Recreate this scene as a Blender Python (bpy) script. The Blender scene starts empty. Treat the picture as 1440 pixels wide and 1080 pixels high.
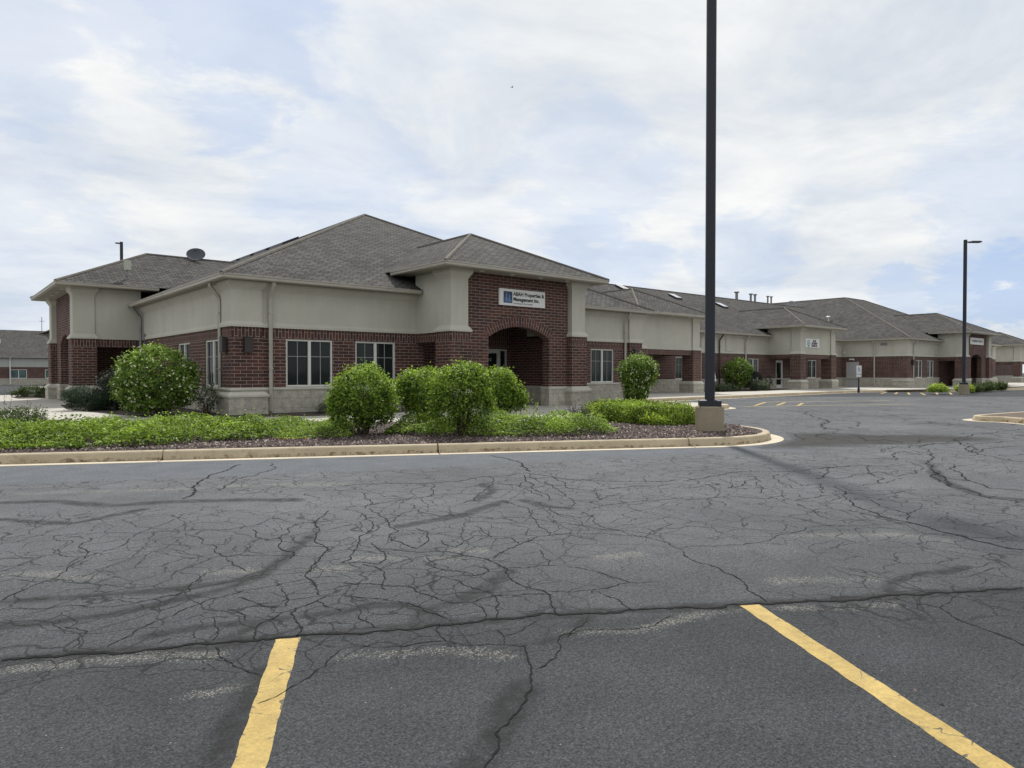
import bpy, bmesh, math, random
import numpy as np
from mathutils import Matrix, Vector
R = math.radians
random.seed(7)
rng = np.random.default_rng(11)
scene = bpy.context.scene
COL = scene.collection

# ------------------------------------------------------------------ camera
cam_d = bpy.data.cameras.new("camera")
cam_d.sensor_width = 36.0
cam_d.lens = 975.0 / 1440.0 * 36.0
cam_d.clip_start = 0.05
cam_d.clip_end = 5000.0
cam = bpy.data.objects.new("camera", cam_d)
COL.objects.link(cam)
cam.location = (0, 0, 1.40)
YAW = R(49.85)                      # angle of the facade direction right of the view axis
PITCH = math.atan((540 - 523.7) / 975.0)
fwd = Vector((math.cos(YAW) * math.cos(PITCH), math.sin(YAW) * math.cos(PITCH), -math.sin(PITCH)))
cam.rotation_euler = fwd.to_track_quat('-Z', 'Y').to_euler()
scene.camera = cam

# ------------------------------------------------------------------ light
SUN_AZ = Vector((0.664, 0.747, 0)).normalized()
SUN_EL = R(50)
sun_dir = Vector((SUN_AZ.x * math.cos(SUN_EL), SUN_AZ.y * math.cos(SUN_EL), math.sin(SUN_EL)))
sd = bpy.data.lights.new("sun", 'SUN')
sd.energy = 3.9
sd.angle = R(3.2)
sd.color = (1.0, 0.965, 0.915)
sun = bpy.data.objects.new("sun", sd)
COL.objects.link(sun)
sun.rotation_euler = (-sun_dir).to_track_quat('-Z', 'Y').to_euler()
sun.location = (20, 40, 60)

world = bpy.data.worlds.new("World")
scene.world = world
world.use_nodes = True
wt = world.node_tree
for n in list(wt.nodes): wt.nodes.remove(n)

class NT:
    """small helper for building node trees"""
    def __init__(s, tree): s.t = tree
    def n(s, typ, **kw):
        nd = s.t.nodes.new(typ)
        for k, v in kw.items():
            if k == 'i':
                for a, b in v.items(): nd.inputs[a].default_value = b
            else: setattr(nd, k, v)
        return nd
    def l(s, a, b): s.t.links.new(a, b)
    def math(s, op, a, b=None, c=None, clamp=False):
        nd = s.t.nodes.new('ShaderNodeMath'); nd.operation = op; nd.use_clamp = clamp
        for k, v in enumerate((a, b, c)):
            if v is None: continue
            if isinstance(v, (int, float)): nd.inputs[k].default_value = v
            else: s.l(v, nd.inputs[k])
        return nd.outputs[0]
    def mix(s, f, a, b, typ='MIX'):
        nd = s.t.nodes.new('ShaderNodeMix'); nd.data_type = 'RGBA'; nd.blend_type = typ
        for sock, v in ((nd.inputs[0], f), (nd.inputs[6], a), (nd.inputs[7], b)):
            if isinstance(v, (int, float)): sock.default_value = v
            elif isinstance(v, (tuple, list)): sock.default_value = tuple(v) + ((1,) if len(v) == 3 else ())
            else: s.l(v, sock)
        return nd.outputs[2]
    def ramp(s, f, *stops, interp='LINEAR'):
        nd = s.t.nodes.new('ShaderNodeValToRGB'); cr = nd.color_ramp; cr.interpolation = interp
        while len(cr.elements) < len(stops): cr.elements.new(0.5)
        for e, (p, c) in zip(cr.elements, stops):
            e.position = p; e.color = (c, c, c, 1) if isinstance(c, (int, float)) else tuple(c) + (1,)
        if f is not None: s.l(f, nd.inputs[0])
        return nd.outputs[0]
    def noise(s, vec, scale, detail=3, rough=0.5, dist=0.0, w=None):
        nd = s.t.nodes.new('ShaderNodeTexNoise')
        nd.inputs['Scale'].default_value = scale; nd.inputs['Detail'].default_value = detail
        nd.inputs['Roughness'].default_value = rough; nd.inputs['Distortion'].default_value = dist
        if vec is not None: s.l(vec, nd.inputs['Vector'])
        return nd.outputs[0]

W = NT(wt)
wout = W.n('ShaderNodeOutputWorld'); wbg = W.n('ShaderNodeBackground'); wbg.inputs[1].default_value = 0.1
W.l(wbg.outputs[0], wout.inputs[0])
sky = W.n('ShaderNodeTexSky'); sky.sky_type = 'NISHITA'; sky.sun_disc = False
sky.sun_elevation = SUN_EL; sky.sun_rotation = math.atan2(SUN_AZ.x, SUN_AZ.y)
sky.air_density = 1.0; sky.dust_density = 1.2; sky.ozone_density = 1.5
tc = W.n('ShaderNodeTexCoord')
sep = W.n('ShaderNodeSeparateXYZ'); W.l(tc.outputs['Generated'], sep.inputs[0])
zc = W.math('ADD', W.math('MAXIMUM', sep.outputs[2], 0.0), 0.16)
comb = W.n('ShaderNodeCombineXYZ')
W.l(W.math('DIVIDE', sep.outputs[0], zc), comb.inputs[0]); W.l(W.math('DIVIDE', sep.outputs[1], zc), comb.inputs[1])
mp = W.n('ShaderNodeMapping'); mp.inputs['Location'].default_value = (3.1, 1.7, 0.0); mp.inputs['Rotation'].default_value = (0, 0, R(25)); mp.inputs['Scale'].default_value = (1.0, 1.12, 1.0)
W.l(comb.outputs[0], mp.inputs[0])
n1 = W.noise(mp.outputs[0], 0.75, 8, 0.55, 0.35)
n2 = W.noise(mp.outputs[0], 2.6, 6, 0.6, 0.6)
n3 = W.noise(mp.outputs[0], 7.0, 6, 0.65, 0.4)
cov = W.math('ADD', W.math('MULTIPLY', n1, 0.72), W.math('MULTIPLY', n2, 0.28))
mask = W.ramp(cov, (0.30, 0.62), (0.42, 0.88), (0.52, 1.0), interp='EASE')
# blue showing low over the horizon to the right and in patches
tone = W.ramp(W.math('ADD', W.math('MULTIPLY', W.noise(mp.outputs[0], 1.3, 8, 0.60, 0.5), 0.88), W.math('MULTIPLY', n3, 0.12)), (0.29, (5.7, 6.35, 7.2)), (0.42, (6.9, 7.3, 7.8)), (0.54, (8.2, 8.4, 8.5)), (0.67, (9.2, 9.2, 9.05)))
blue = W.mix(0.75, sky.outputs[0], (4.1, 5.5, 8.3))
# gaps in the cloud sheet, given as directions (x, y, z), cosine radius, depth
dirv = W.n('ShaderNodeVectorMath', operation='NORMALIZE'); W.l(tc.outputs['Generated'], dirv.inputs[0])
def gap(px, py, rad, depth):
    tX = (px - 720) / 975.0; tY = (540 - py) / 975.0
    rt = Vector((math.sin(YAW), -math.cos(YAW), 0)); up = rt.cross(fwd)
    d = (fwd + rt * tX + up * tY).normalized()
    dt = W.n('ShaderNodeVectorMath', operation='DOT_PRODUCT'); W.l(dirv.outputs[0], dt.inputs[0]); dt.inputs[1].default_value = d
    f = W.math('DIVIDE', W.math('SUBTRACT', 1.0, dt.outputs['Value']), 1 - math.cos(R(rad)))
    f = W.math('ADD', f, W.math('ADD', W.math('MULTIPLY', W.math('SUBTRACT', n2, 0.5), 3.4), W.math('MULTIPLY', W.math('SUBTRACT', n3, 0.5), 1.0)))
    return W.math('MULTIPLY', W.ramp(f, (0.25, 1.0), (1.25, 0.0), interp='EASE'), depth)
g = None
for a in ((340, 62, 8, 0.48), (220, 40, 6, 0.38), (410, 90, 5, 0.28), (30, 85, 6, 0.35), (480, 235, 8, 0.25), (820, 260, 8, 0.25), (1425, 408, 3.6, 0.85), (1350, 412, 3.0, 0.7), (1275, 414, 2.6, 0.5), (850, 378, 6, 0.40), (1050, 345, 5, 0.32), (60, 380, 8, 0.25), (1390, 265, 6, 0.28), (30, 190, 6, 0.2)):
    q = gap(*a); g = q if g is None else W.math('MAXIMUM', g, q)
W.l(W.mix(g, W.mix(mask, blue, tone), blue), wbg.inputs[0])

scene.view_settings.view_transform = 'Standard'
scene.view_settings.look = 'None'
scene.view_settings.exposure = 0.10
scene.view_settings.gamma = 1.0
scene.cycles.max_bounces = 6
scene.cycles.transparent_max_bounces = 4

# ------------------------------------------------------------------ materials
def new_mat(name):
    m = bpy.data.materials.new(name); m.use_nodes = True
    t = NT(m.node_tree); p = m.node_tree.nodes['Principled BSDF']
    return m, t, p
def bump(t, p, h, strength=0.3, dist=0.01):
    b = t.n('ShaderNodeBump'); b.inputs['Strength'].default_value = strength; b.inputs['Distance'].default_value = dist
    t.l(h, b.inputs['Height']); t.l(b.outputs[0], p.inputs['Normal'])
def uvs(t): return t.n('ShaderNodeTexCoord').outputs['UV']
def obj_co(t): return t.n('ShaderNodeNewGeometry').outputs['Position']

def mat_plain(name, col, rough=0.6, var=0.12, scale=6.0, metal=0.0, bmp=0.0, spec=0.5):
    m, t, p = new_mat(name)
    c = obj_co(t)
    f = t.noise(c, scale, 5, 0.6)
    a = tuple(x * (1 - var) for x in col); b = tuple(min(1, x * (1 + var)) for x in col)
    t.l(t.ramp(f, (0.3, a), (0.7, b)), p.inputs['Base Color'])
    p.inputs['Roughness'].default_value = rough; p.inputs['Metallic'].default_value = metal
    p.inputs['Specular IOR Level'].default_value = spec
    if bmp: bump(t, p, t.noise(c, scale * 8, 4, 0.6), bmp, 0.01)
    return m

def mat_brick(name):
    m, t, p = new_mat(name)
    uv = uvs(t)
    br = t.n('ShaderNodeTexBrick'); br.offset = 0.5
    t.l(uv, br.inputs['Vector'])
    br.inputs['Scale'].default_value = 1.0
    br.inputs['Color1'].default_value = (0.115, 0.048, 0.036, 1); br.inputs['Color2'].default_value = (0.058, 0.031, 0.027, 1)
    br.inputs['Mortar'].default_value = (0.34, 0.295, 0.265, 1)
    br.inputs['Mortar Size'].default_value = 0.0065; br.inputs['Mortar Smooth'].default_value = 0.1
    br.inputs['Bias'].default_value = 0.0
    br.inputs['Brick Width'].default_value = 0.355; br.inputs['Row Height'].default_value = 0.105
    w = t.ramp(t.noise(obj_co(t), 0.9, 4, 0.6), (0.3, 0.78), (0.7, 1.15))
    g = t.ramp(t.noise(uv, 60, 3, 0.6), (0.3, 0.85), (0.7, 1.12))
    c = t.mix(1.0, t.mix(1.0, br.outputs['Color'], w, 'MULTIPLY'), g, 'MULTIPLY')
    t.l(c, p.inputs['Base Color']); p.inputs['Roughness'].default_value = 0.85
    p.inputs['Specular IOR Level'].default_value = 0.3
    h = t.math('SUBTRACT', 1.0, br.outputs['Fac'])
    bump(t, p, h, 0.5, 0.006)
    return m

def mat_stucco(name, col=(0.495, 0.48, 0.415)):
    m, t, p = new_mat(name)
    c = obj_co(t)
    sc = t.n('ShaderNodeMapping'); sc.inputs['Scale'].default_value = (2.2, 2.2, 0.35); t.l(c, sc.inputs[0])
    streak = t.ramp(t.noise(sc.outputs[0], 1.6, 5, 0.65), (0.30, 0.95), (0.62, 1.02))
    blot = t.ramp(t.noise(c, 1.1, 5, 0.6), (0.3, 0.94), (0.7, 1.05))
    cc = t.mix(1.0, t.mix(1.0, col, streak, 'MULTIPLY'), blot, 'MULTIPLY')
    t.l(cc, p.inputs['Base Color']); p.inputs['Roughness'].default_value = 0.9
    p.inputs['Specular IOR Level'].default_value = 0.2
    bump(t, p, t.noise(c, 90, 4, 0.7), 0.25, 0.006)
    return m

def mat_stone(name):
    m, t, p = new_mat(name)
    uv = uvs(t)
    br = t.n('ShaderNodeTexBrick'); br.offset = 0.5; t.l(uv, br.inputs['Vector'])
    br.inputs['Scale'].default_value = 1.0
    br.inputs['Color1'].default_value = (0.50, 0.47, 0.39, 1); br.inputs['Color2'].default_value = (0.42, 0.395, 0.33, 1)
    br.inputs['Mortar'].default_value = (0.30, 0.28, 0.235, 1)
    br.inputs['Mortar Size'].default_value = 0.006
    br.inputs['Brick Width'].default_value = 0.60; br.inputs['Row Height'].default_value = 0.30
    c = obj_co(t)
    f = t.ramp(t.noise(c, 5, 6, 0.7), (0.28, 0.62), (0.72, 1.22))
    t.l(t.mix(1.0, br.outputs['Color'], f, 'MULTIPLY'), p.inputs['Base Color'])
    p.inputs['Roughness'].default_value = 0.92; p.inputs['Specular IOR Level'].default_value = 0.2
    bump(t, p, t.noise(c, 13, 6, 0.7), 0.9, 0.035)
    return m

def mat_shingle(name):
    m, t, p = new_mat(name)
    uv = uvs(t)
    br = t.n('ShaderNodeTexBrick'); br.offset = 0.37; br.offset_frequency = 2; t.l(uv, br.inputs['Vector'])
    br.inputs['Scale'].default_value = 1.0
    br.inputs['Color1'].default_value = (0.128, 0.123, 0.116, 1); br.inputs['Color2'].default_value = (0.070, 0.067, 0.064, 1)
    br.inputs['Mortar'].default_value = (0.022, 0.021, 0.020, 1)
    br.inputs['Mortar Size'].default_value = 0.017; br.inputs['Bias'].default_value = -0.1
    br.inputs['Brick Width'].default_value = 0.30; br.inputs['Row Height'].default_value = 0.145
    c = obj_co(t)
    f = t.ramp(t.noise(c, 0.6, 5, 0.65), (0.3, 0.85), (0.7, 1.18))
    f2 = t.ramp(t.noise(uv, 26, 3, 0.6), (0.3, 0.8), (0.7, 1.2))
    cc = t.mix(1.0, t.mix(1.0, br.outputs['Color'], f, 'MULTIPLY'), f2, 'MULTIPLY')
    t.l(cc, p.inputs['Base Color']); p.inputs['Roughness'].default_value = 0.9
    p.inputs['Specular IOR Level'].default_value = 0.04
    bump(t, p, t.math('SUBTRACT', 1.0, br.outputs['Fac']), 0.5, 0.01)
    return m

def mat_concrete(name, col, joint=None, stain=0.0):
    m, t, p = new_mat(name)
    c = obj_co(t)
    f = t.ramp(t.noise(c, 1.3, 7, 0.65), (0.28, 0.80), (0.72, 1.12))
    f2 = t.ramp(t.noise(c, 40, 4, 0.7), (0.25, 0.86), (0.75, 1.10))
    cc = t.mix(1.0, t.mix(1.0, col, f, 'MULTIPLY'), f2, 'MULTIPLY')
    if stain:
        s = t.ramp(t.noise(c, 3.2, 6, 0.72), (0.56, 0.0), (0.70, stain))
        cc = t.mix(s, cc, (0.19, 0.115, 0.06))
        zz = t.n('ShaderNodeSeparateXYZ'); t.l(c, zz.inputs[0])
        low = t.math('LESS_THAN', zz.outputs[2], t.math('MULTIPLY', t.noise(c, 4.5, 4, 0.7), 0.10))
        s2 = t.math('MULTIPLY', low, t.ramp(t.noise(c, 9, 4, 0.7), (0.48, 0.0), (0.62, 0.85)))
        cc = t.mix(s2, cc, (0.15, 0.085, 0.045))
    if joint:
        br = t.n('ShaderNodeTexBrick'); br.offset = 0.0; t.l(c, br.inputs['Vector']); br.inputs['Scale'].default_value = 1.0
        for k in ('Color1', 'Color2'): br.inputs[k].default_value = (1, 1, 1, 1)
        br.inputs['Mortar'].default_value = (0.45, 0.43, 0.4, 1); br.inputs['Mortar Size'].default_value = 0.008
        br.inputs['Brick Width'].default_value = joint; br.inputs['Row Height'].default_value = joint
        cc = t.mix(1.0, cc, br.outputs['Color'], 'MULTIPLY')
    t.l(cc, p.inputs['Base Color']); p.inputs['Roughness'].default_value = 0.85
    p.inputs['Specular IOR Level'].default_value = 0.3
    bump(t, p, t.noise(c, 70, 4, 0.7), 0.25, 0.004)
    return m

def mat_glass(name, col=(0.012, 0.017, 0.018), stripe=False):
    m, t, p = new_mat(name)
    c = obj_co(t)
    base = t.ramp(t.noise(c, 0.7, 3, 0.5), (0.3, tuple(x * 0.7 for x in col)), (0.7, tuple(x * 1.5 for x in col)))
    if stripe:
        wv = t.n('ShaderNodeTexWave'); wv.bands_direction = 'X'; wv.inputs['Scale'].default_value = 2.2; wv.inputs['Distortion'].default_value = 0.6
        t.l(uvs(t), wv.inputs[0])
        base = t.mix(t.ramp(wv.outputs['Fac'], (0.55, 0.0), (0.95, 0.5)), base, (0.06, 0.075, 0.075))
    if not stripe:
        wz = t.n('ShaderNodeTexWave'); wz.bands_direction = 'Z'; wz.inputs['Scale'].default_value = 9.0; t.l(c, wz.inputs[0])
        base = t.mix(t.ramp(wz.outputs['Fac'], (0.3, 0.0), (0.9, 0.55)), base, (0.024, 0.030, 0.029))
    t.l(base, p.inputs['Base Color'])
    p.inputs['Roughness'].default_value = 0.05; p.inputs['Specular IOR Level'].default_value = 0.22
    bump(t, p, t.noise(c, 0.9, 2, 0.5), 0.04, 0.05)
    return m

def mat_leaf(name, dark, light, trans=0.35, rough=0.55):
    m, t, p = new_mat(name)
    at = t.n('ShaderNodeAttribute'); at.attribute_name = 'rnd'
    c = t.ramp(at.outputs['Fac'], (0.0, dark), (0.75, light), (1.0, tuple(min(1, x * 1.35) for x in light)))
    t.l(c, p.inputs['Base Color']); p.inputs['Roughness'].default_value = rough
    p.inputs['Specular IOR Level'].default_value = 0.22
    tr = t.n('ShaderNodeBsdfTranslucent'); t.l(t.mix(1.0, c, (1.15, 1.15, 0.6), 'MULTIPLY'), tr.inputs[0])
    mx = t.n('ShaderNodeMixShader'); mx.inputs[0].default_value = trans
    t.l(p.outputs[0], mx.inputs[1]); t.l(tr.outputs[0], mx.inputs[2])
    out = [n for n in m.node_tree.nodes if n.type == 'OUTPUT_MATERIAL'][0]
    t.l(mx.outputs[0], out.inputs[0])
    return m

M = {}
M['brick'] = mat_brick('brick')
M['stucco'] = mat_stucco('stucco')
M['stucco_far'] = mat_stucco('stucco_far', (0.42, 0.43, 0.40))
M['stone'] = mat_stone('split_face_stone')
M['sill'] = mat_concrete('cast_stone', (0.52, 0.50, 0.43))
M['shingle'] = mat_shingle('asphalt_shingle')
M['cap'] = mat_plain('shingle_cap', (0.145, 0.133, 0.113), 0.9, 0.2, 4.0, spec=0.2)
M['trim'] = mat_plain('taupe_trim', (0.44, 0.415, 0.355), 0.45, 0.06, 2.0)
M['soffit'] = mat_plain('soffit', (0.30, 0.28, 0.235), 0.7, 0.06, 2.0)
M['muntin'] = mat_plain('muntin_bar', (0.34, 0.34, 0.32), 0.5, 0.04, 3.0)
M['frame'] = mat_plain('window_frame', (0.66, 0.65, 0.60), 0.45, 0.04, 3.0)
M['glass'] = mat_glass('window_glass')
M['glass_blind'] = mat_glass('window_glass_blind', (0.022, 0.03, 0.03), True)
M['dark'] = mat_plain('dark_metal', (0.012, 0.015, 0.024), 0.5, 0.15, 5.0)
M['bronze'] = mat_plain('bronze_metal', (0.030, 0.024, 0.022), 0.5, 0.15, 5.0)
M['grey_metal'] = mat_plain('grey_metal', (0.20, 0.205, 0.21), 0.5, 0.15, 5.0)
M['white'] = mat_plain('white_paint', (0.72, 0.72, 0.70), 0.5, 0.05, 3.0)
M['white_glossy'] = mat_plain('skylight_dome', (0.50, 0.50, 0.50), 0.25, 0.03, 3.0)
M['door_grey'] = mat_plain('grey_door_paint', (0.42, 0.42, 0.42), 0.5, 0.05, 2.0)
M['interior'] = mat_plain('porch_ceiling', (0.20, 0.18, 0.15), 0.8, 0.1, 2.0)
M['pole_base'] = mat_concrete('pole_base_concrete', (0.315, 0.27, 0.195), stain=0.5)
M['walk'] = mat_concrete('walk_concrete', (0.46, 0.435, 0.385), joint=1.5)
M['curb'] = mat_concrete('curb_concrete', (0.47, 0.395, 0.275), stain=0.5)
M['pan'] = mat_concrete('gutter_pan_concrete', (0.56, 0.49, 0.37))
M['black_text'] = mat_plain('black_lettering', (0.012, 0.012, 0.014), 0.5, 0.1, 3.0)
M['navy'] = mat_plain('navy_logo', (0.012, 0.03, 0.095), 0.4, 0.15, 8.0)
M['steel_blue'] = mat_plain('light_blue_logo', (0.10, 0.19, 0.36), 0.4, 0.1, 8.0)
M['teal'] = mat_plain('teal_logo', (0.14, 0.34, 0.36), 0.4, 0.1, 8.0)
M['isa_blue'] = mat_plain('sign_blue', (0.02, 0.10, 0.35), 0.4, 0.05, 8.0)
M['bark'] = mat_plain('bark', (0.075, 0.055, 0.04), 0.9, 0.3, 20.0)
M['solar'] = mat_plain('dark_roof_vent', (0.012, 0.013, 0.018), 0.4, 0.1, 3.0)
# ------------------------------------------------------------------ mesh builder
class MB:
    def __init__(s): s.v = []; s.f = []; s.rot = []; s.uv = []; s.T = Matrix.Identity(4)
    def poly(s, pts, rot=False, uv=None):
        b = len(s.v)
        for p in pts: s.v.append(tuple(s.T @ Vector(p)))
        s.f.append(tuple(range(b, b + len(pts)))); s.rot.append(rot); s.uv.append(uv)
    def frustum(s, r0, z0, r1, z1, rot=False, bottom=True, top=True):
        a = [(r0[0], r0[2], z0), (r0[1], r0[2], z0), (r0[1], r0[3], z0), (r0[0], r0[3], z0)]
        b = [(r1[0], r1[2], z1), (r1[1], r1[2], z1), (r1[1], r1[3], z1), (r1[0], r1[3], z1)]
        for i in range(4):
            j = (i + 1) % 4; s.poly([a[i], a[j], b[j], b[i]], rot)
        if bottom: s.poly(a[::-1])
        if top: s.poly(b)
    def box(s, x0, x1, y0, y1, z0, z1, rot=False):
        s.frustum((x0, x1, y0, y1), z0, (x0, x1, y0, y1), z1, rot)
    def tube(s, path, r, n=8, cap=True):
        path = [Vector(p) for p in path]; rr = r if isinstance(r, (list, tuple)) else [r] * len(path)
        rings = []
        up = None
        for i, p in enumerate(path):
            d = (path[min(i + 1, len(path) - 1)] - path[max(i - 1, 0)]).normalized()
            if up is None: up = Vector((0, 0, 1)) if abs(d.z) < 0.9 else Vector((1, 0, 0))
            a = d.cross(up).normalized(); bb = a.cross(d).normalized(); up = bb
            rings.append([p + (a * math.cos(2 * math.pi * k / n) + bb * math.sin(2 * math.pi * k / n)) * rr[i] for k in range(n)])
        for i in range(len(rings) - 1):
            for k in range(n):
                j = (k + 1) % n; s.poly([rings[i][k], rings[i][j], rings[i + 1][j], rings[i + 1][k]])
        if cap: s.poly(rings[0]); s.poly(rings[-1][::-1])
    def rtube(s, path, w, h):
        """rectangular tube along a path (downspouts)"""
        s.tube(path, math.hypot(w, h) / 2, 4)
    def sweep(s, path, prof, closed_prof=False, rot=False, endcaps=True):
        """sweep profile [(outward offset to the right of travel, z)] along a 2-D path with mitres"""
        P = [Vector((p[0], p[1])) for p in path]; n = len(P); N = []
        for i in range(n):
            ds = []
            if i > 0: ds.append((P[i] - P[i - 1]).normalized())
            if i < n - 1: ds.append((P[i + 1] - P[i]).normalized())
            ns = [Vector((d.y, -d.x)) for d in ds]
            if len(ns) == 2:
                m = ns[0] + ns[1]
                m = m / max(0.25, (1 + ns[0].dot(ns[1])))
            else: m = ns[0]
            N.append(m)
        rows = [[(P[i].x + N[i].x * o, P[i].y + N[i].y * o, z) for (o, z) in prof] for i in range(n)]
        K = len(prof)
        for i in range(n - 1):
            for k in range(K if closed_prof else K - 1):
                j = (k + 1) % K
                s.poly([rows[i][k], rows[i + 1][k], rows[i + 1][j], rows[i][j]], rot)
        if endcaps and closed_prof:
            s.poly(rows[0]); s.poly(rows[-1][::-1])
    def wall(s, p0, p1, z0, z1, holes=(), depth=0.14, rot=False, out=0.0):
        """flat wall from p0 to p1 (outside on the right of travel) with rectangular holes (a0,a1,zb,zt) and reveals"""
        p0 = Vector(p0); p1 = Vector(p1); L = (p1 - p0).length; d = (p1 - p0) / L; nn = Vector((d.y, -d.x))
        def pt(a, z, o=0.0): q = p0 + d * a + nn * (out - o); return (q.x, q.y, z)
        xs = sorted({0.0, L} | {h[0] for h in holes} | {h[1] for h in holes})
        zs = sorted({z0, z1} | {max(z0, h[2]) for h in holes} | {min(z1, h[3]) for h in holes})
        for i in range(len(xs) - 1):
            for j in range(len(zs) - 1):
                cx, cz = (xs[i] + xs[i + 1]) / 2, (zs[j] + zs[j + 1]) / 2
                if any(h[0] < cx < h[1] and h[2] < cz < h[3] for h in holes): continue
                s.poly([pt(xs[i], zs[j]), pt(xs[i + 1], zs[j]), pt(xs[i + 1], zs[j + 1]), pt(xs[i], zs[j + 1])], rot)
        for a0, a1, b0, b1 in holes:
            c0, c1 = max(z0, b0), min(z1, b1)
            s.poly([pt(a0, c0), pt(a0, c1), pt(a0, c1, depth), pt(a0, c0, depth)])
            s.poly([pt(a1, c1), pt(a1, c0), pt(a1, c0, depth), pt(a1, c1, depth)])
            s.poly([pt(a0, c1), pt(a1, c1), pt(a1, c1, depth), pt(a0, c1, depth)])
            s.poly([pt(a1, c0), pt(a0, c0), pt(a0, c0, depth), pt(a1, c0, depth)])
    def mesh(s, name):
        me = bpy.data.meshes.new(name); me.from_pydata(s.v, [], s.f)
        ul = me.uv_layers.new(name='UVMap'); data = np.zeros(len(me.loops) * 2, dtype=np.float32)
        V = np.array(s.v, dtype=float); k = 0
        for f, rt, cu in zip(s.f, s.rot, s.uv):
            pts = V[list(f)]; m = len(f)
            if cu is not None:
                for q in range(m): data[2 * (k + q)] = cu[q][0]; data[2 * (k + q) + 1] = cu[q][1]
                k += m; continue
            nn = np.zeros(3)
            for q in range(1, m - 1): nn += np.cross(pts[q] - pts[0], pts[q + 1] - pts[0])
            ln = np.linalg.norm(nn); nn = nn / ln if ln > 1e-12 else np.array([0, 0, 1.0])
            if abs(nn[2]) > 0.97: t = np.array([1.0, 0, 0]); b = np.array([0, 1.0, 0])
            else:
                t = np.cross([0, 0, 1.0], nn); t /= np.linalg.norm(t); b = np.cross(nn, t)
            u = pts @ t; w = pts @ b
            if rt: u, w = w + 0.18, u
            data[2 * k:2 * (k + m):2] = u; data[2 * k + 1:2 * (k + m):2] = w
            k += m
        ul.data.foreach_set('uv', data)
        me.update()
        return me
    def build(s, name, mat, parent=None, smooth=False, weld=False):
        me = s.mesh(name)
        if weld or smooth:
            bm = bmesh.new(); bm.from_mesh(me); bmesh.ops.remove_doubles(bm, verts=bm.verts, dist=0.0005)
            bm.to_mesh(me); bm.free()
        if smooth:
            for p in me.polygons: p.use_smooth = True
        return link(name, me, mat, parent)

def link(name, me, mat, parent=None):
    if mat is not None:
        me.materials.clear(); me.materials.append(M[mat] if isinstance(mat, str) else mat)
    o = bpy.data.objects.new(name, me); COL.objects.link(o)
    if parent is not None: attach(o, parent)
    return o
def world_mat(o):
    m = o.matrix_basis.copy()
    if o.parent is not None: m = world_mat(o.parent) @ o.matrix_parent_inverse @ m
    return m
def attach(o, parent):
    o.parent = parent; o.matrix_parent_inverse = world_mat(parent).inverted()
def thing(name, label, cat, loc=(0, 0, 0), group=None, rz=0.0):
    o = bpy.data.objects.new(name, None); o.empty_display_size = 0.3; COL.objects.link(o)
    o.location = loc; o.rotation_euler = (0, 0, rz); tag(o, label, cat, group); return o
def tag(o, label, cat, group=None):
    o['label'] = label; o['category'] = cat
    if group: o['group'] = group
    return o
def struct(o, kind='structure'): o['kind'] = kind; return o
def TZ(x, y, a=0.0): return Matrix.Translation((x, y, 0)) @ Matrix.Rotation(a, 4, 'Z')

# ------------------------------------------------------------------ ground
def gz(X, Y):
    """the lot falls away beyond the left end of the building"""
    t = np.clip((np.asarray(Y) - 55.0) / 60.0, 0, 1)
    return -0.5 * t * t * (3 - 2 * t)

FA = np.array([math.cos(YAW), math.sin(YAW)]); RA = np.array([math.sin(YAW), -math.cos(YAW)])

def seg_dist(X, Y, pts):
    d = np.full(X.shape, 1e9)
    for (x0, y0), (x1, y1) in zip(pts[:-1], pts[1:]):
        dx, dy = x1 - x0, y1 - y0; L2 = dx * dx + dy * dy + 1e-9
        t = np.clip(((X - x0) * dx + (Y - y0) * dy) / L2, 0, 1)
        d = np.minimum(d, np.hypot(X - x0 - t * dx, Y - y0 - t * dy))
    return d
def wob(X, Y, s, k=0.0):
    return (np.sin(X * s * 1.3 + 1.7 * np.sin(Y * s * 0.9 + k) + k) + np.sin(Y * s * 1.7 + 1.3 * np.sin(X * s * 1.1 + 2.1 * k)) + np.sin((X + Y) * s * 2.9 + k * 3) * 0.5) / 2.5

LINE0 = np.array([0.82, 12.88]); LDIR = np.array([0.893, -0.449]); LNRM = np.array([0.449, 0.893])   # gutter edge of the front curb

def axis(fine0, fine1, fs, mid0, mid1, ms, far):
    a = list(np.arange(fine0, fine1 + 1e-6, fs))
    hi = list(np.arange(a[-1] + ms, mid1, ms)); lo = list(np.arange(a[0] - ms, mid0, -ms))
    st, x = ms, (hi[-1] if hi else a[-1])
    while x < far: st *= 1.35; x += st; hi.append(x)
    st, x = ms, (lo[-1] if lo else a[0])
    while x > -far: st *= 1.35; x -= st; lo.append(x)
    return np.array(lo[::-1] + a + hi)

ts = axis(1.6, 10.5, 0.045, 0.5, 45, 0.4, 1500)
ss = axis(-7.5, 8.0, 0.05, -40, 60, 0.5, 1500)
S_, T_ = np.meshgrid(ss, ts)
GX = T_ * FA[0] + S_ * RA[0]; GY = T_ * FA[1] + S_ * RA[1]
nv = GX.size
co = np.stack([GX.ravel(), GY.ravel(), gz(GX, GY).ravel()], 1)
nr, nc = GX.shape
ii = (np.arange(nr - 1)[:, None] * nc + np.arange(nc - 1)[None]).ravel()
quads = np.stack([ii, ii + 1, ii + nc + 1, ii + nc], 1)
me = bpy.data.meshes.new('parking_lot')
me.vertices.add(nv); me.vertices.foreach_set('co', co.astype(np.float32).ravel())
me.loops.add(quads.size); me.loops.foreach_set('vertex_index', quads.ravel().astype(np.int32))
me.polygons.add(len(quads)); me.polygons.foreach_set('loop_start', (np.arange(len(quads)) * 4).astype(np.int32))
me.polygons.foreach_set('loop_total', np.full(len(quads), 4, np.int32))
me.update(calc_edges=True)

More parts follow.
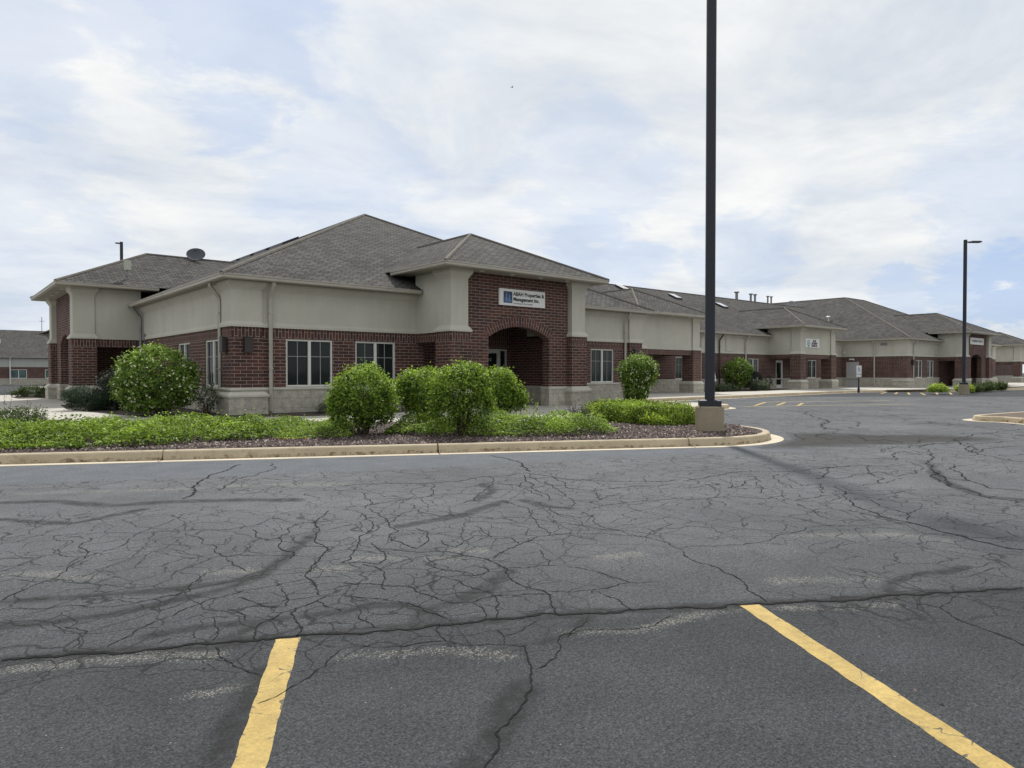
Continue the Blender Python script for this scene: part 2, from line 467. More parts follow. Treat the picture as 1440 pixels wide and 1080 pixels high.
# traced on the photograph, metres on the ground: (width, points)
CRACKS=[(0.05,[(3.63,10.69),(3.26,10.16),(2.88,9.75),(2.62,9.31),(2.35,8.52),(2.15,8.2)]),
(0.03,[(4.04,10.52),(3.89,9.96),(3.41,9.45),(3.1,9.29),(2.78,8.81),(2.63,8.49)]),
(0.014,[(0.33,5.25),(0.49,5.45),(0.68,5.64),(0.88,6.02),(0.94,6.33),(1.05,6.75)]),
(0.012,[(0.88,6.06),(1.12,6.23),(1.26,6.46),(1.51,6.83),(1.73,7.03),(2.09,7.31)]),
(0.012,[(0.75,6.54),(0.77,6.24),(0.88,6.11)]),
(0.012,[(0.69,4.01),(0.82,4.11),(0.94,4.23),(1.17,4.38),(1.34,4.46),(1.55,4.49),(1.77,4.47),(2.01,4.47),(2.15,4.36)]),
(0.012,[(0.31,5.04),(0.51,4.91),(0.68,4.84),(0.82,4.7),(0.93,4.66),(1.1,4.69),(1.27,4.7),(1.37,4.91),(1.61,5.12)]),
(0.013,[(1.7,6.43),(1.7,5.94),(1.76,5.79),(1.71,5.5),(1.71,5.23),(1.72,4.87)]),
(0.016,[(2.19,6.19),(2.12,5.91),(2.16,5.71),(2.26,5.73),(2.46,6.03),(2.68,6.16),(3.01,6.09)]),
(0.018,[(2.26,5.73),(2.14,5.42),(2.16,5.21),(2.06,5.03)]),
(0.02,[(3.09,6.54),(2.69,5.95),(2.49,5.53),(2.44,5.26),(2.23,4.88),(2.02,4.61),(1.95,4.35),(1.87,4.1)]),
(0.014,[(1.98,4.01),(1.89,4.05),(1.72,3.96),(1.56,3.94),(1.39,3.83),(1.3,3.62)]),
(0.011,[(1.46,4.39),(1.52,4.14),(1.62,4.02),(1.71,4.24),(1.75,4.39)]),
(0.011,[(1.34,4.2),(1.38,4.07),(1.35,3.94)]),
(0.01,[(1.24,4.13),(1.2,3.97),(1.2,3.9),(1.12,3.75)]),
(0.015,[(1.66,3.96),(1.58,3.8),(1.56,3.67),(1.48,3.51)]),
(0.012,[(1.84,3.73),(1.81,3.86),(1.82,4.02)]),
(0.01,[(0.55,4.52),(0.61,4.42),(0.65,4.32),(0.59,4.17),(0.51,4.09)]),
(0.012,[(1.11,3.66),(1.09,3.54),(1.1,3.37),(1.13,3.26),(1.17,3.19)]),
(0.01,[(1.59,3.22),(1.44,3.08),(1.32,3.01),(1.2,2.96),(1.12,2.92),(1.05,2.91)]),
(0.008,[(1.49,3.48),(1.53,3.34),(1.6,3.24)]),
(0.01,[(0.89,3.89),(0.94,3.92),(0.97,3.94)]),
(0.05,[(7.28,9.19),(7.18,8.64),(6.89,7.94),(6.49,7.28)]),
(0.03,[(6.2,7.09),(5.88,6.69),(5.62,6.3)]),
(0.03,[(3.89,7.88),(4.43,7.66),(5.01,7.3),(5.76,7.32),(6.37,7.24),(6.37,6.67),(6.63,6.06),(7.5,5.45)]),
(0.018,[(3.29,6.14),(3.18,5.81),(2.97,5.47),(2.69,5.15),(2.52,4.9),(2.41,4.73),(2.31,4.69)]),
(0.018,[(3.47,6.38),(3.39,6.05),(3.25,5.62),(3.17,5.3),(2.99,5.17),(2.97,4.91),(2.96,4.68),(3.18,4.84),(3.35,5.1),(3.33,5.3)]),
(0.016,[(2.78,5.08),(2.72,4.88),(2.69,4.71),(2.61,4.56),(2.51,4.48),(2.31,4.69)]),
(0.016,[(2.72,4.88),(2.84,4.69),(2.9,4.58),(3.03,4.52),(3.13,4.34),(3.19,4.11),(3.17,3.92),(3.15,3.78),(2.99,3.54),(2.97,3.42),(3,3.27),(2.98,3.16),(2.86,3.03),(2.78,2.89)]),
(0.016,[(3.96,4.35),(3.69,4.26),(3.48,4.19),(3.23,4.04)]),
(0.013,[(2.88,4.42),(2.77,4.14),(2.83,3.97),(2.87,3.79)]),
(0.014,[(2.09,4.24),(2.23,4.11),(2.4,3.84),(2.4,3.6),(2.43,3.42),(2.53,3.36),(2.69,3.38),(2.84,3.28),(2.98,3.16)]),
(0.014,[(2.42,4.56),(2.39,4.2),(2.27,4.02),(2.24,3.91)]),
(0.014,[(1.97,3.99),(2.11,3.8),(2.19,3.65),(2.23,3.5),(2.25,3.23)]),
(0.012,[(1.94,3.7),(1.87,3.58),(1.86,3.37)]),
(0.012,[(2.72,3.44),(2.67,3.31),(2.46,3.05)]),
(0.012,[(2.52,3.35),(2.47,3.17),(2.4,3.08)]),
(0.012,[(2.4,3.84),(2.67,3.92),(2.86,3.8),(3.01,3.82),(3.07,3.96)]),
(0.012,[(2.68,4.02),(2.72,3.77),(2.71,3.52),(2.72,3.44)]),
(0.012,[(3.16,3.8),(3.41,3.67),(3.55,3.48),(3.58,3.27),(3.56,3),(3.72,2.89)]),
(0.011,[(3.03,3.21),(3.26,3.06),(3.56,3)]),
(0.011,[(3.26,3.06),(3.24,2.86),(3.15,2.65)]),
(0.014,[(3.95,4.36),(4.25,4.27),(4.46,4.1),(4.65,3.77),(4.64,3.51),(4.54,3.29)]),
(0.012,[(5,4.85),(4.66,4.17),(4.63,3.9),(4.65,3.77),(5,3.88),(5.26,3.92)]),
(0.012,[(3.79,5.03),(3.69,4.75),(3.63,4.58)]),
(0.014,[(4.07,5.48),(4.11,5.16),(4.39,5.06),(4.46,4.73),(4.55,4.45),(4.67,4.04)]),
(0.012,[(3.68,4.02),(3.55,3.85),(3.53,3.74),(3.43,3.66)]),
(0.01,[(2.17,3.2),(2.06,3.02),(2.05,2.97),(2.25,2.74),(2.33,2.65)]),
(0.01,[(2.36,2.92),(2.32,2.82),(2.25,2.74)]),
(0.008,[(2.32,2.82),(2.45,2.82),(2.62,2.87)]),
(0.012,[(1.59,3.22),(1.78,3.09),(1.93,3.03),(2.04,2.97)]),
(0.016,[(2.32,2.66),(2.28,2.6),(2.22,2.51),(2.17,2.43),(2.1,2.36),(2.04,2.28),(1.95,2.21),(1.81,2.14),(1.67,2.08),(1.63,2.01),(1.55,1.95),(1.49,1.92)]),
(0.012,[(2.87,2.73),(2.68,2.65),(2.55,2.63),(2.45,2.52),(2.34,2.44),(2.24,2.41),(2.18,2.41)]),
(0.01,[(2.57,2.59),(2.68,2.62),(2.8,2.55),(2.94,2.44),(3.06,2.4),(3.26,2.45)]),
(0.016,[(4.51,3.27),(4.33,2.94),(4.24,2.7),(4.1,2.47),(3.97,2.33),(3.9,2.21)]),
(0.012,[(4.6,3.34),(4.82,3.2),(5.03,3.08),(5.46,3.03),(6.05,3.06),(6.26,2.98),(6.61,2.71),(6.95,2.49)]),
(0.035,[(7.71,3.41),(7.23,2.97),(7,2.66),(6.97,2.48),(6.79,2.19),(6.64,1.88),(6.6,1.56)]),
(0.016,[(7.07,3.68),(6.9,3.49),(6.74,3.31),(6.57,3.09)]),
(0.018,[(8.56,3.94),(8.22,3.67),(7.69,3.43),(7.9,3.25),(7.61,3.05),(7.44,2.72),(7.08,2.58)]),
(0.03,[(7.42,5.39),(8.22,5.39),(8.77,5.37),(9.28,4.93),(9.74,4.86),(10.31,4.71),(10.82,4.45),(11.23,4.1)]),
(0.02,[(8.49,5.02),(8.19,4.74),(7.71,4.43),(7.36,4.29)]),
(0.04,[(13.34,4.76),(12.28,4.14),(11.2,3.79),(10.23,3.42),(9.61,3.05),(9.14,2.59),(9.01,2.13)]),
(0.035,[(10.84,3.62),(10.28,3.24),(10.24,3.01),(9.79,2.67),(9.91,2.35)]),
(0.04,[(15.7,4.66),(13.94,4.03),(13.56,3.68),(13.06,3.1)]),
(0.09,[(23.57,12.2),(21.16,10.49),(18.46,8.88),(16.95,8.1),(17.31,7.8)]),
(0.06,[(14.58,5.9),(14.26,5.17),(15.48,4.84),(16.16,4.38),(17.13,4.07)]),
(0.014,[(4.58,1.75),(4.54,1.64),(4.6,1.5),(4.48,1.4),(4.42,1.3),(4.38,1.2),(4.33,1.06),(4.26,0.96)]),
(0.008,[(4.6,1.5),(4.75,1.49),(4.96,1.49)]),
(0.008,[(4.06,2.38),(4.12,2.26),(4.12,2.11),(4.15,2.03)]),
(0.045,[(0.26,4.15),(0.53,4.03),(0.91,3.8),(1.11,3.71),(1.41,3.57),(1.67,3.42),(2.12,3.2),(2.51,3.01),(2.87,2.81),(3.41,2.49),(3.82,2.25),(4.15,2.03),(4.64,1.76),(5.07,1.49),(5.43,1.28)]),
(0.03,[(15.18,7.47),(16.12,7.48),(15.87,6.89),(15.68,6.3),(16.56,6.3)]),
(0.03,[(17.32,8.27),(15.22,7.43),(14.34,6.75),(15.18,6.73)]),
(0.03,[(12.74,5.04),(13.92,5.3),(13.91,5.04),(15.5,5.44),(16.66,5.48)]),
(0.03,[(12.95,4.4),(14.07,4.9),(15.19,5.08),(14.94,4.71)]),
(0.022,[(10.25,4.12),(9.95,3.78),(10.31,3.77),(11.25,3.92),(11.7,4.24)]),
(0.02,[(9.23,4.53),(9.11,4.22),(9.36,4.15),(9.84,4.17),(10.25,4.12)]),
(0.02,[(8.63,4.62),(8.23,4.22),(8.58,4.16),(7.93,3.81)]),
(0.02,[(8.96,4.9),(8.22,4.46),(7.99,4.19)]),
(0.02,[(8.86,3.93),(8.81,3.73),(9.13,3.69),(9.47,3.66),(9.91,3.68)]),
(0.018,[(7.27,3.78),(7.57,3.72),(7.88,3.65),(8.16,3.62),(8.19,3.39),(8.58,3.26),(8.93,3.18)]),
(0.018,[(6.32,4.59),(6.58,4.46),(6.97,4.32),(7.1,4.02),(7.47,4)]),
(0.05,[(15.34,4.96),(16.63,5.15),(17.86,5.21),(19.41,5.13),(20.72,4.92)]),
(0.04,[(13.94,4.03),(15.08,4.05),(15.92,3.78)]),
(0.02,[(7.94,5.21),(7.38,4.71),(7.67,4.69),(8.03,4.88),(8.35,4.87)]),
(0.018,[(7.47,5.1),(7.1,4.72)]),
(0.018,[(6.96,5.06),(7.29,5.01),(7.63,4.96)]),
(0.05,[(23.48,11.89),(25.18,12.03),(24.92,11.06),(27.12,11.25)]),
(0.05,[(20.58,9.55),(20.11,8.66),(17.77,7.89),(17.4,7.27)]),
(0.05,[(15.75,6.99),(14.65,6.16),(15.21,6.02),(14.73,5.47)]),
(0.06,[(25.99,14.04),(27.86,13.71),(30.38,13.49)]),
(0.06,[(22.58,9.29),(24.44,9.31),(25.38,8.85)]),
(0.04,[(11.84,4.5),(12.46,4.82),(13.22,4.87),(12.86,4.48)]),
(0.03,[(10.2,4.8),(9.33,4.45),(8.92,4.38)]),
(0.03,[(10.82,4.45),(9.91,4.1),(9.61,3.8),(9.18,3.66)]),
(0.04,[(9.61,3.05),(10.23,3.28),(10.84,3.62)]),
(0.04,[(11.92,3.69),(10.88,3.28),(10.24,3.01)]),
(0.05,[(15.28,8.19),(14.86,7.74),(13.89,7.13)]),
(0.06,[(20.22,7.4),(21.24,7.11),(20.91,6.26)]),
(0.05,[(16.9,4.93),(15.15,4.54),(13.94,4.03)]),
(0.02,[(6.34,7.11),(6,6.59),(5.9,6.18),(6.15,6.09)]),
(0.02,[(6.37,6.67),(5.91,5.94),(6.01,5.64),(6.33,5.59),(6.71,5.5),(7.05,5.33)]),
(0.018,[(5.76,7.32),(5.43,6.81),(5.02,6.47),(4.57,6.06),(4.33,5.99)]),
(0.018,[(5.43,6.81),(5.59,6.44),(5.45,5.9),(5.18,5.54)]),
(0.018,[(4.84,7.31),(4.48,6.72),(4.21,6.55),(3.89,6.63),(3.56,6.55)]),
(0.016,[(6.07,6.53),(5.71,5.9),(5.3,5.26),(5.02,5.08),(4.93,5.23)]),
(0.016,[(6.01,5.64),(5.62,5.17),(6.16,5.3)]),
(0.016,[(5.88,6.69),(5.34,5.99),(5.29,5.73)]),
(0.018,[(3.73,7.56),(3.87,7.23),(3.65,6.66),(3.43,6.41)]),
(0.016,[(3.91,6.26),(3.76,5.9),(3.8,5.57),(4.09,5.54)]),
(0.016,[(5.39,5.27),(5.39,4.93),(5.73,4.9),(6.1,4.77),(6.44,4.67)]),
(0.014,[(4.54,5.09),(4.3,4.73),(4.17,4.46),(4.06,4.32)]),
(0.014,[(4.93,5.23),(4.75,4.91),(4.78,4.67),(5.04,4.67)]),
(0.014,[(4.76,5.72),(4.73,5.49),(4.54,5.09)]),
(0.014,[(3.25,5.62),(3.56,5.92),(3.74,5.99)]),
(0.014,[(3.26,4.78),(3.21,4.51),(3.57,4.74),(3.67,4.6),(3.76,4.46),(3.68,4.27)])]
STAINS=[(0.1,[(0.26,4.15),(0.53,4.03),(0.91,3.8),(1.11,3.71),(1.41,3.57),(1.67,3.42),(2.12,3.2),(2.51,3.01),(2.87,2.81),(3.41,2.49),(3.82,2.25),(4.15,2.03),(4.64,1.76),(5.07,1.49),(5.43,1.28)]),
(0.09,[(0.32,5.23),(0.67,5.05),(0.98,4.91),(1.29,4.78),(1.58,4.74),(1.81,4.83),(2,5.03),(2.29,5.39),(2.57,5.7)]),
(0.09,[(0.29,4.71),(0.55,4.61),(0.83,4.53),(1.17,4.57),(1.54,4.63),(1.74,4.74)]),
(0.08,[(0.9,4.04),(1.19,3.98),(1.54,3.83),(1.84,3.73)]),
(0.06,[(1.09,3.71),(1.25,3.77),(1.45,3.85)]),
(0.1,[(3.11,3.74),(2.95,3.65),(2.69,3.5),(2.49,3.45),(2.26,3.42),(2.1,3.3)]),
(0.07,[(1.84,3.73),(2.01,3.7),(2.18,3.6),(2.22,3.46),(2.22,3.26)]),
(0.12,[(2.01,2.3),(1.93,2.26),(1.75,2.12),(1.57,2),(1.46,1.94)]),
(0.05,[(2.41,2.64),(2.57,2.61),(2.87,2.73)]),
(0.1,[(1.19,3.22),(1.09,3.09),(0.95,2.87),(0.76,2.54)]),
(0.15,[(0.59,9.24),(1.08,8.91),(1.42,8.27),(2.07,8.08),(2.58,7.74),(3.08,7.32)]),
(0.1,[(0.52,8.19),(1,7.51),(1.66,7.82)]),
(0.12,[(5.34,6.89),(5.11,6.4),(4.59,6.04)]),
(0.12,[(4.97,5.72),(4.95,5.29),(5.03,5.06)]),
(0.12,[(3.28,5.46),(3.97,5.5),(4.78,5.79)]),
(0.07,[(4.66,1.81),(4.88,1.88),(5.09,1.88),(5.28,1.83),(5.49,1.72),(5.71,1.7)]),
(0.12,[(11.93,4.05),(10.16,3.34),(9.14,2.59),(9.18,2.17)])]
WORN=[(0.06,[(0.3,4.01),(0.52,3.91),(0.8,3.77),(1.07,3.56)]),
(0.09,[(0.4,5.91),(0.63,5.75),(0.67,5.68)]),
(0.06,[(0.78,5.55),(0.86,5.46)]),
(0.08,[(1.49,5.06),(1.72,4.91)]),
(0.08,[(2.13,4.62),(2.24,4.54)]),
(0.07,[(2.45,4.72),(2.59,4.65),(2.71,4.51)]),
(0.07,[(2.89,4.37),(2.99,4.24)]),
(0.06,[(3.16,4.44),(3.33,4.3)]),
(0.05,[(1.55,3.14),(1.74,3.01),(1.97,2.89),(2.17,2.61)]),
(0.04,[(2.62,2.65),(2.91,2.42),(3.27,2.37)]),
(0.05,[(3.27,2.37),(3.53,2.31),(3.74,2.21)]),
(0.05,[(3.85,2.11),(4.19,1.85),(4.45,1.69)]),
(0.09,[(5.71,2.93),(6.38,2.42),(6.46,2.08)]),
(0.07,[(4.35,2.39),(4.62,2.2),(4.9,2.01)]),
(0.03,[(0.82,3.19),(0.94,3.15),(1.08,3.12)]),
(0.08,[(3.9,3.56),(4.16,3.43)]),
(0.12,[(0.63,9.87),(1.06,9.65),(1.93,9.08),(2.37,8.93)]),
(0.12,[(2.8,8.8),(3.39,8.42),(3.93,7.96)])]


def inside(px, py, poly):
    r_ = np.zeros(px.shape, bool); n = len(poly)
    for i in range(n):
        (xa, ya_), (xb, yb_) = poly[i], poly[(i + 1) % n]
        c_ = ((ya_ > py) != (yb_ > py)) & (px < (xb - xa) * (py - ya_) / (yb_ - ya_ + 1e-12) + xa); r_ ^= c_
    return r_
PATCH = [(11.6, 6.85), (12.4, 6.45), (14.2, 5.55), (15.9, 4.75), (17.0, 4.4), (17.4, 5.1), (17.0, 6.0), (16.0, 7.0), (15.3, 8.0), (14.0, 7.4)]
near = (T_ > 0.5) & (T_ < 40) & (np.abs(S_) < 40)
Xn, Yn = GX[near], GY[near]
def attr(name, val):
    full = np.zeros(GX.shape, np.float32); full[near] = val
    a = me.attributes.new(name, 'FLOAT', 'POINT'); a.data.foreach_set('value', full.ravel())
st = np.zeros(Xn.shape)
for w, p in STAINS:
    d = seg_dist(Xn, Yn, p) + 0.25 * w * wob(Xn, Yn, 6.0, w * 10)
    st = np.maximum(st, np.clip((1.0 - d / (w * .8)) * 2.2, 0, 1))
wn = np.zeros(Xn.shape)
for w, p in WORN:
    d = seg_dist(Xn, Yn, p) + 0.3 * w * wob(Xn, Yn, 4.0, w * 7)
    wn = np.maximum(wn, np.clip(1.3 - d / w, 0, 1))
dl = (Xn - LINE0[0]) * LNRM[0] + (Yn - LINE0[1]) * LNRM[1]      # <0 on the camera's side of the curb
al = (Xn - LINE0[0]) * LDIR[0] + (Yn - LINE0[1]) * LDIR[1]
edge = 1.95 + 0.12 * wob(al, al * 0, 0.8) - np.clip(al - 5.5, 0, 3) * 0.25
strip = np.clip((dl + edge) / 0.10, 0, 1) * np.clip((13.5 - al) / 0.6, 0, 1)   # smooth newer strip beside the gutter
# alligator cracking lies mostly in the drive lane, fading towards the stalls
lane = np.clip((dl + 10.2) / 1.6, 0, 1) * (1 - strip)
pat = np.clip((wob(Xn, Yn, 0.8, 2.0) + 0.8) / 0.6, 0.25, 1)
jn = -8.02 - 0.05 * (al - 3.4)                                     # the cold joint between lane and stalls
stall = np.clip((jn - dl - .25) / 0.4, 0, 1)
far_l = np.clip((Xn - 15) / 5, 0, 1)
pat = np.maximum(pat, np.clip(1.5 - np.hypot((Xn - 2.6) / 2.6, (Yn - 5.2) / 2.0), 0, 1))
crk = np.maximum(lane * pat, 0.75 * far_l * pat) * (1 - 0.92 * stall)
pl = seg_dist(Xn, Yn, PATCH + PATCH[:1]); dark2 = np.clip(inside(Xn + .10 * wob(Xn, Yn, 3.), Yn + .10 * wob(Yn, Xn, 3.), PATCH) * (0.55 + pl / .5), 0, 1)
attr('far', far_l); attr('stain', st); attr('worn', wn); attr('crack', crk); attr('strip', strip); attr('patch', dark2)
attr('lane', np.clip((dl - jn) / 0.08 + .5, 0, 1) * (0.30 + 0.70 * np.clip((dl - jn) / 3.5, 0, 1)))

m, t, p = new_mat('asphalt')
pos = obj_co(t)
def A(n): a = t.n('ShaderNodeAttribute'); a.attribute_name = n; return a.outputs['Fac']
base = t.ramp(t.noise(pos, 0.45, 6, 0.6), (0.30, (0.055, 0.0575, 0.061)), (0.70, (0.080, 0.0825, 0.086)))
laneC = t.mix(A('lane'), (0.70, 0.71, 0.72), (1.52, 1.52, 1.52))
base = t.mix(1.0, base, laneC, 'MULTIPLY')
base = t.mix(t.math('MULTIPLY', A('strip'), 0.85), base, (0.105, 0.114, 0.126))
# patchy seal coat wear
base = t.mix(1.0, base, t.ramp(t.noise(pos, 2.3, 7, 0.7), (0.3, 0.84), (0.7, 1.15)), 'MULTIPLY')
# aggregate grain
g1 = t.noise(pos, 95, 3, 0.75); g2 = t.noise(pos, 38, 4, 0.7)
base = t.mix(1.0, base, t.ramp(g1, (0.28, 0.30), (0.5, 1.0), (0.74, 2.1)), 'MULTIPLY')
base = t.mix(1.0, base, t.ramp(g2, (0.3, 0.62), (0.7, 1.40)), 'MULTIPLY')
# pale exposed stones where the coat has worn off
wnz = t.math('MULTIPLY', A('worn'), t.ramp(t.noise(pos, 3.0, 5, 0.7), (0.35, 0.2), (0.6, 1.0)))
thr = t.math('ADD', t.math('MULTIPLY', wnz, 0.17), -0.005)
spk = t.n('ShaderNodeTexVoronoi'); spk.inputs['Scale'].default_value = 125; t.l(pos, spk.inputs['Vector'])
sepc = t.n('ShaderNodeSeparateColor'); t.l(spk.outputs['Color'], sepc.inputs[0])
chip = t.math('MULTIPLY', t.math('GREATER_THAN', sepc.outputs[0], t.math('SUBTRACT', 0.9995, t.math('MULTIPLY', wnz, 0.62))),
              t.math('LESS_THAN', spk.outputs['Distance'], 0.55))
base = t.mix(t.math('MULTIPLY', wnz, 0.22), base, (0.15, 0.145, 0.13))
base = t.mix(t.math('MULTIPLY', chip, 0.6), base, (0.29, 0.275, 0.24))
# dark smears, sealant, old tyre tracks
base = t.mix(t.math('MULTIPLY', A('stain'), t.ramp(t.noise(pos, 8, 6, 0.75), (0.34, 0.30), (0.60, 0.85))), base, (0.021, 0.0205, 0.020))
base = t.mix(t.math('MULTIPLY', A('patch'), 0.85), base, (0.036, 0.034, 0.032))
# alligator cracks: two voronoi nets on warped coordinates
wv = t.n('ShaderNodeVectorMath'); wv.operation = 'SCALE'; wv.inputs['Scale'].default_value = 0.5
nz = t.n('ShaderNodeTexNoise'); nz.inputs['Scale'].default_value = 1.6; nz.inputs['Detail'].default_value = 5; t.l(pos, nz.inputs['Vector']); t.l(nz.outputs['Color'], wv.inputs[0])
va = t.n('ShaderNodeVectorMath'); va.operation = 'ADD'; t.l(pos, va.inputs[0]); t.l(wv.outputs[0], va.inputs[1])
def net(scale, width, lo, hi):
    vo = t.n('ShaderNodeTexVoronoi'); vo.feature = 'DISTANCE_TO_EDGE'; vo.inputs['Scale'].default_value = scale
    t.l(va.outputs[0], vo.inputs['Vector'])
    ww = t.math('MULTIPLY', t.ramp(t.noise(pos, 1.7 * scale, 3, 0.6), (lo, 0.0), (hi, 1.0)), width * scale)
    ln = t.math('SUBTRACT', 1.0, t.math('DIVIDE', vo.outputs['Distance'], t.math('MAXIMUM', ww, 0.0001)), clamp=True)
    return t.math('MULTIPLY', ln, A('crack'))
k1 = net(1.35, 0.012, 0.28, 0.50); k2 = net(3.3, 0.0085, 0.32, 0.52)
k3 = t.math('MULTIPLY', net(0.55, 0.05, 0.36, 0.6), A('far'))
k1 = t.math('MAXIMUM', k1, k3)
k = t.math('MAXIMUM', k1, k2)
base = t.mix(t.math('MULTIPLY', k, 0.9), base, (0.016, 0.016, 0.016))
t.l(base, p.inputs['Base Color'])
p.inputs['Roughness'].default_value = 0.9; p.inputs['Specular IOR Level'].default_value = 0.12
hgt = t.math('SUBTRACT', t.math('ADD', t.math('MULTIPLY', g1, 0.5), t.math('MULTIPLY', g2, 0.5)), k)
bump(t, p, hgt, 0.5, 0.006)
M['asphalt'] = m
lot = link('parking_lot', me, 'asphalt'); struct(lot)

# open cracks and the sealed cold joint: ragged ribbons lying on the asphalt
def ribbons(lines, z, wmul=1.0):
    mb = MB()
    for w, pts in lines:
        P = [np.array(p) for p in pts]; Q = []
        for a, b in zip(P[:-1], P[1:]):
            seg = [a, b]; L = np.linalg.norm(b - a)
            while L > 0.035:
                new = [seg[0]]
                for s0, s1 in zip(seg[:-1], seg[1:]):
                    dd = s1 - s0; new += [(s0 + s1) / 2 + np.array([-dd[1], dd[0]]) * random.uniform(-.13, .13), s1]
                seg = new; L /= 2
            Q += seg[:-1]
        Q.append(P[-1])
        rows = []
        for i, q in enumerate(Q):
            d = Q[min(i + 1, len(Q) - 1)] - Q[max(i - 1, 0)]; d = d / max(1e-6, np.linalg.norm(d)); nn = np.array([-d[1], d[0]])
            e = 0.35 if i in (0, len(Q) - 1) else 1.0
            h = 0.5 * w * wmul * e * random.uniform(0.35, 1.25)
            rows.append((q + nn * h, q - nn * h))
        for (a, b), (c, d) in zip(rows[:-1], rows[1:]):
            mb.poly([(b[0], b[1], z), (d[0], d[1], z), (c[0], c[1], z), (a[0], a[1], z)])
    return mb
M['crack'] = mat_plain('crack_dark', (0.014, 0.014, 0.014), 0.9, 0.3, 30.0, spec=0.1)
struct(ribbons(CRACKS, 0.003, 0.60).build('pavement_cracks', 'crack'))

# painted stall lines
def paint_mat():
    m, t, p = new_mat('yellow_paint'); c = obj_co(t)
    y = t.ramp(t.noise(c, 3, 5, 0.6), (0.3, (0.40, 0.275, 0.068)), (0.7, (0.50, 0.36, 0.11)))
    y = t.mix(1.0, y, t.ramp(t.noise(c, 60, 4, 0.7), (0.28, 0.72), (0.7, 1.1)), 'MULTIPLY')
    at = t.n('ShaderNodeAttribute'); at.attribute_name = 'rim'
    e = t.math('ADD', t.math('MULTIPLY', at.outputs['Fac'], 0.10), t.noise(c, 22, 6, 0.75))
    y = t.mix(t.ramp(e, (0.66, 0.0), (0.72, 0.92)), y, (0.04, 0.04, 0.04))
    nz = t.n('ShaderNodeTexNoise'); nz.inputs['Scale'].default_value = 3.0; nz.inputs['Detail'].default_value = 4; t.l(c, nz.inputs['Vector'])
    sv = t.n('ShaderNodeVectorMath'); sv.operation = 'SCALE'; sv.inputs['Scale'].default_value = 0.35; t.l(nz.outputs['Color'], sv.inputs[0])
    av = t.n('ShaderNodeVectorMath'); av.operation = 'ADD'; t.l(c, av.inputs[0]); t.l(sv.outputs[0], av.inputs[1])
    vo = t.n('ShaderNodeTexVoronoi'); vo.feature = 'DISTANCE_TO_EDGE'; vo.inputs['Scale'].default_value = 3.2; t.l(av.outputs[0], vo.inputs['Vector'])
    ln = t.math('LESS_THAN', vo.outputs['Distance'], t.math('MULTIPLY', t.ramp(t.noise(c, 5, 4, 0.7), (0.48, 0.0), (0.72, 1.0)), 0.028))
    y = t.mix(t.math('MULTIPLY', ln, 0.85), y, (0.035, 0.035, 0.035))
    y = t.mix(1.0, y, t.ramp(t.noise(c, 9, 5, 0.7), (0.3, 0.72), (0.65, 1.08)), 'MULTIPLY')
    t.l(y, p.inputs['Base Color']); p.inputs['Roughness'].default_value = 0.75
    bump(t, p, t.noise(c, 95, 3, 0.7), 0.4, 0.004)
    return m
M['paint'] = paint_mat()
def stripe(a, b, w, name='parking_line', z=0.0015, cut=None):
    a, b = np.array(a, float), np.array(b, float); L = np.linalg.norm(b - a); d = (b - a) / L; nn = np.array([-d[1], d[0]])
    n = max(2, int(L / 0.03)); K = 5
    V = []; Fc = []; rim = []
    for i in range(n + 1):
        jl, jr = random.uniform(-.0015, .0015) + .003 * math.sin(i * .7), random.uniform(-.0015, .0015) + .003 * math.sin(i * .53 + 1)
        for k in range(K):
            f = k / (K - 1) - 0.5
            q = a + d * L * i / n + nn * (f * w + (jl if k == 0 else jr if k == K - 1 else 0))
            V.append((q[0], q[1], z)); rim.append(1.0 if k in (0, K - 1) or i in (0, n) else 0.0)
    for i in range(n):
        for k in range(K - 1):
            Fc.append((i * K + k, (i + 1) * K + k, (i + 1) * K + k + 1, i * K + k + 1))
    me = bpy.data.meshes.new(name); me.from_pydata(V, [], Fc)
    at = me.attributes.new('rim', 'FLOAT', 'POINT'); at.data.foreach_set('value', rim)
    return struct(link(name, me, 'paint'))
def sline(c0, c1, w):
    stripe(c0, c1, w)
d1 = np.array([0.85 - 1.435, 2.45 - 3.53]); d1 /= np.linalg.norm(d1)
sline((1.435, 3.53), (1.435 + d1[0] * 5, 3.53 + d1[1] * 5), 0.122)
d2 = np.array([2.88 - 3.765, 0.755 - 2.25]); d2 /= np.linalg.norm(d2)
sline((3.765, 2.25), (3.765 + d2[0] * 5, 2.25 + d2[1] * 5), 0.122)
for a, b in (((26.6, 15.7), (30.1, 17.2)), ((27.6, 15.25), (30.6, 16.5)), ((27.7, 14.4), (30.5, 15.6)), ((30.4, 17.3), (36.5, 14.2)), ((25.6, 15.6), (33.5, 11.9)),
             ((48.2, 19.3), (51.9, 20.4)), ((47.9, 18.3), (51.9, 19.7)), ((47.5, 17.3), (51.9, 19.0)), ((47.2, 16.3), (51.9, 18.2)), ((48.4, 16.0), (53.0, 17.6)), ((49.6, 15.6), (54, 17.1)), ((50.7, 15.2), (55.2, 16.6))):
    stripe(a, b, 0.13, z=0.002)

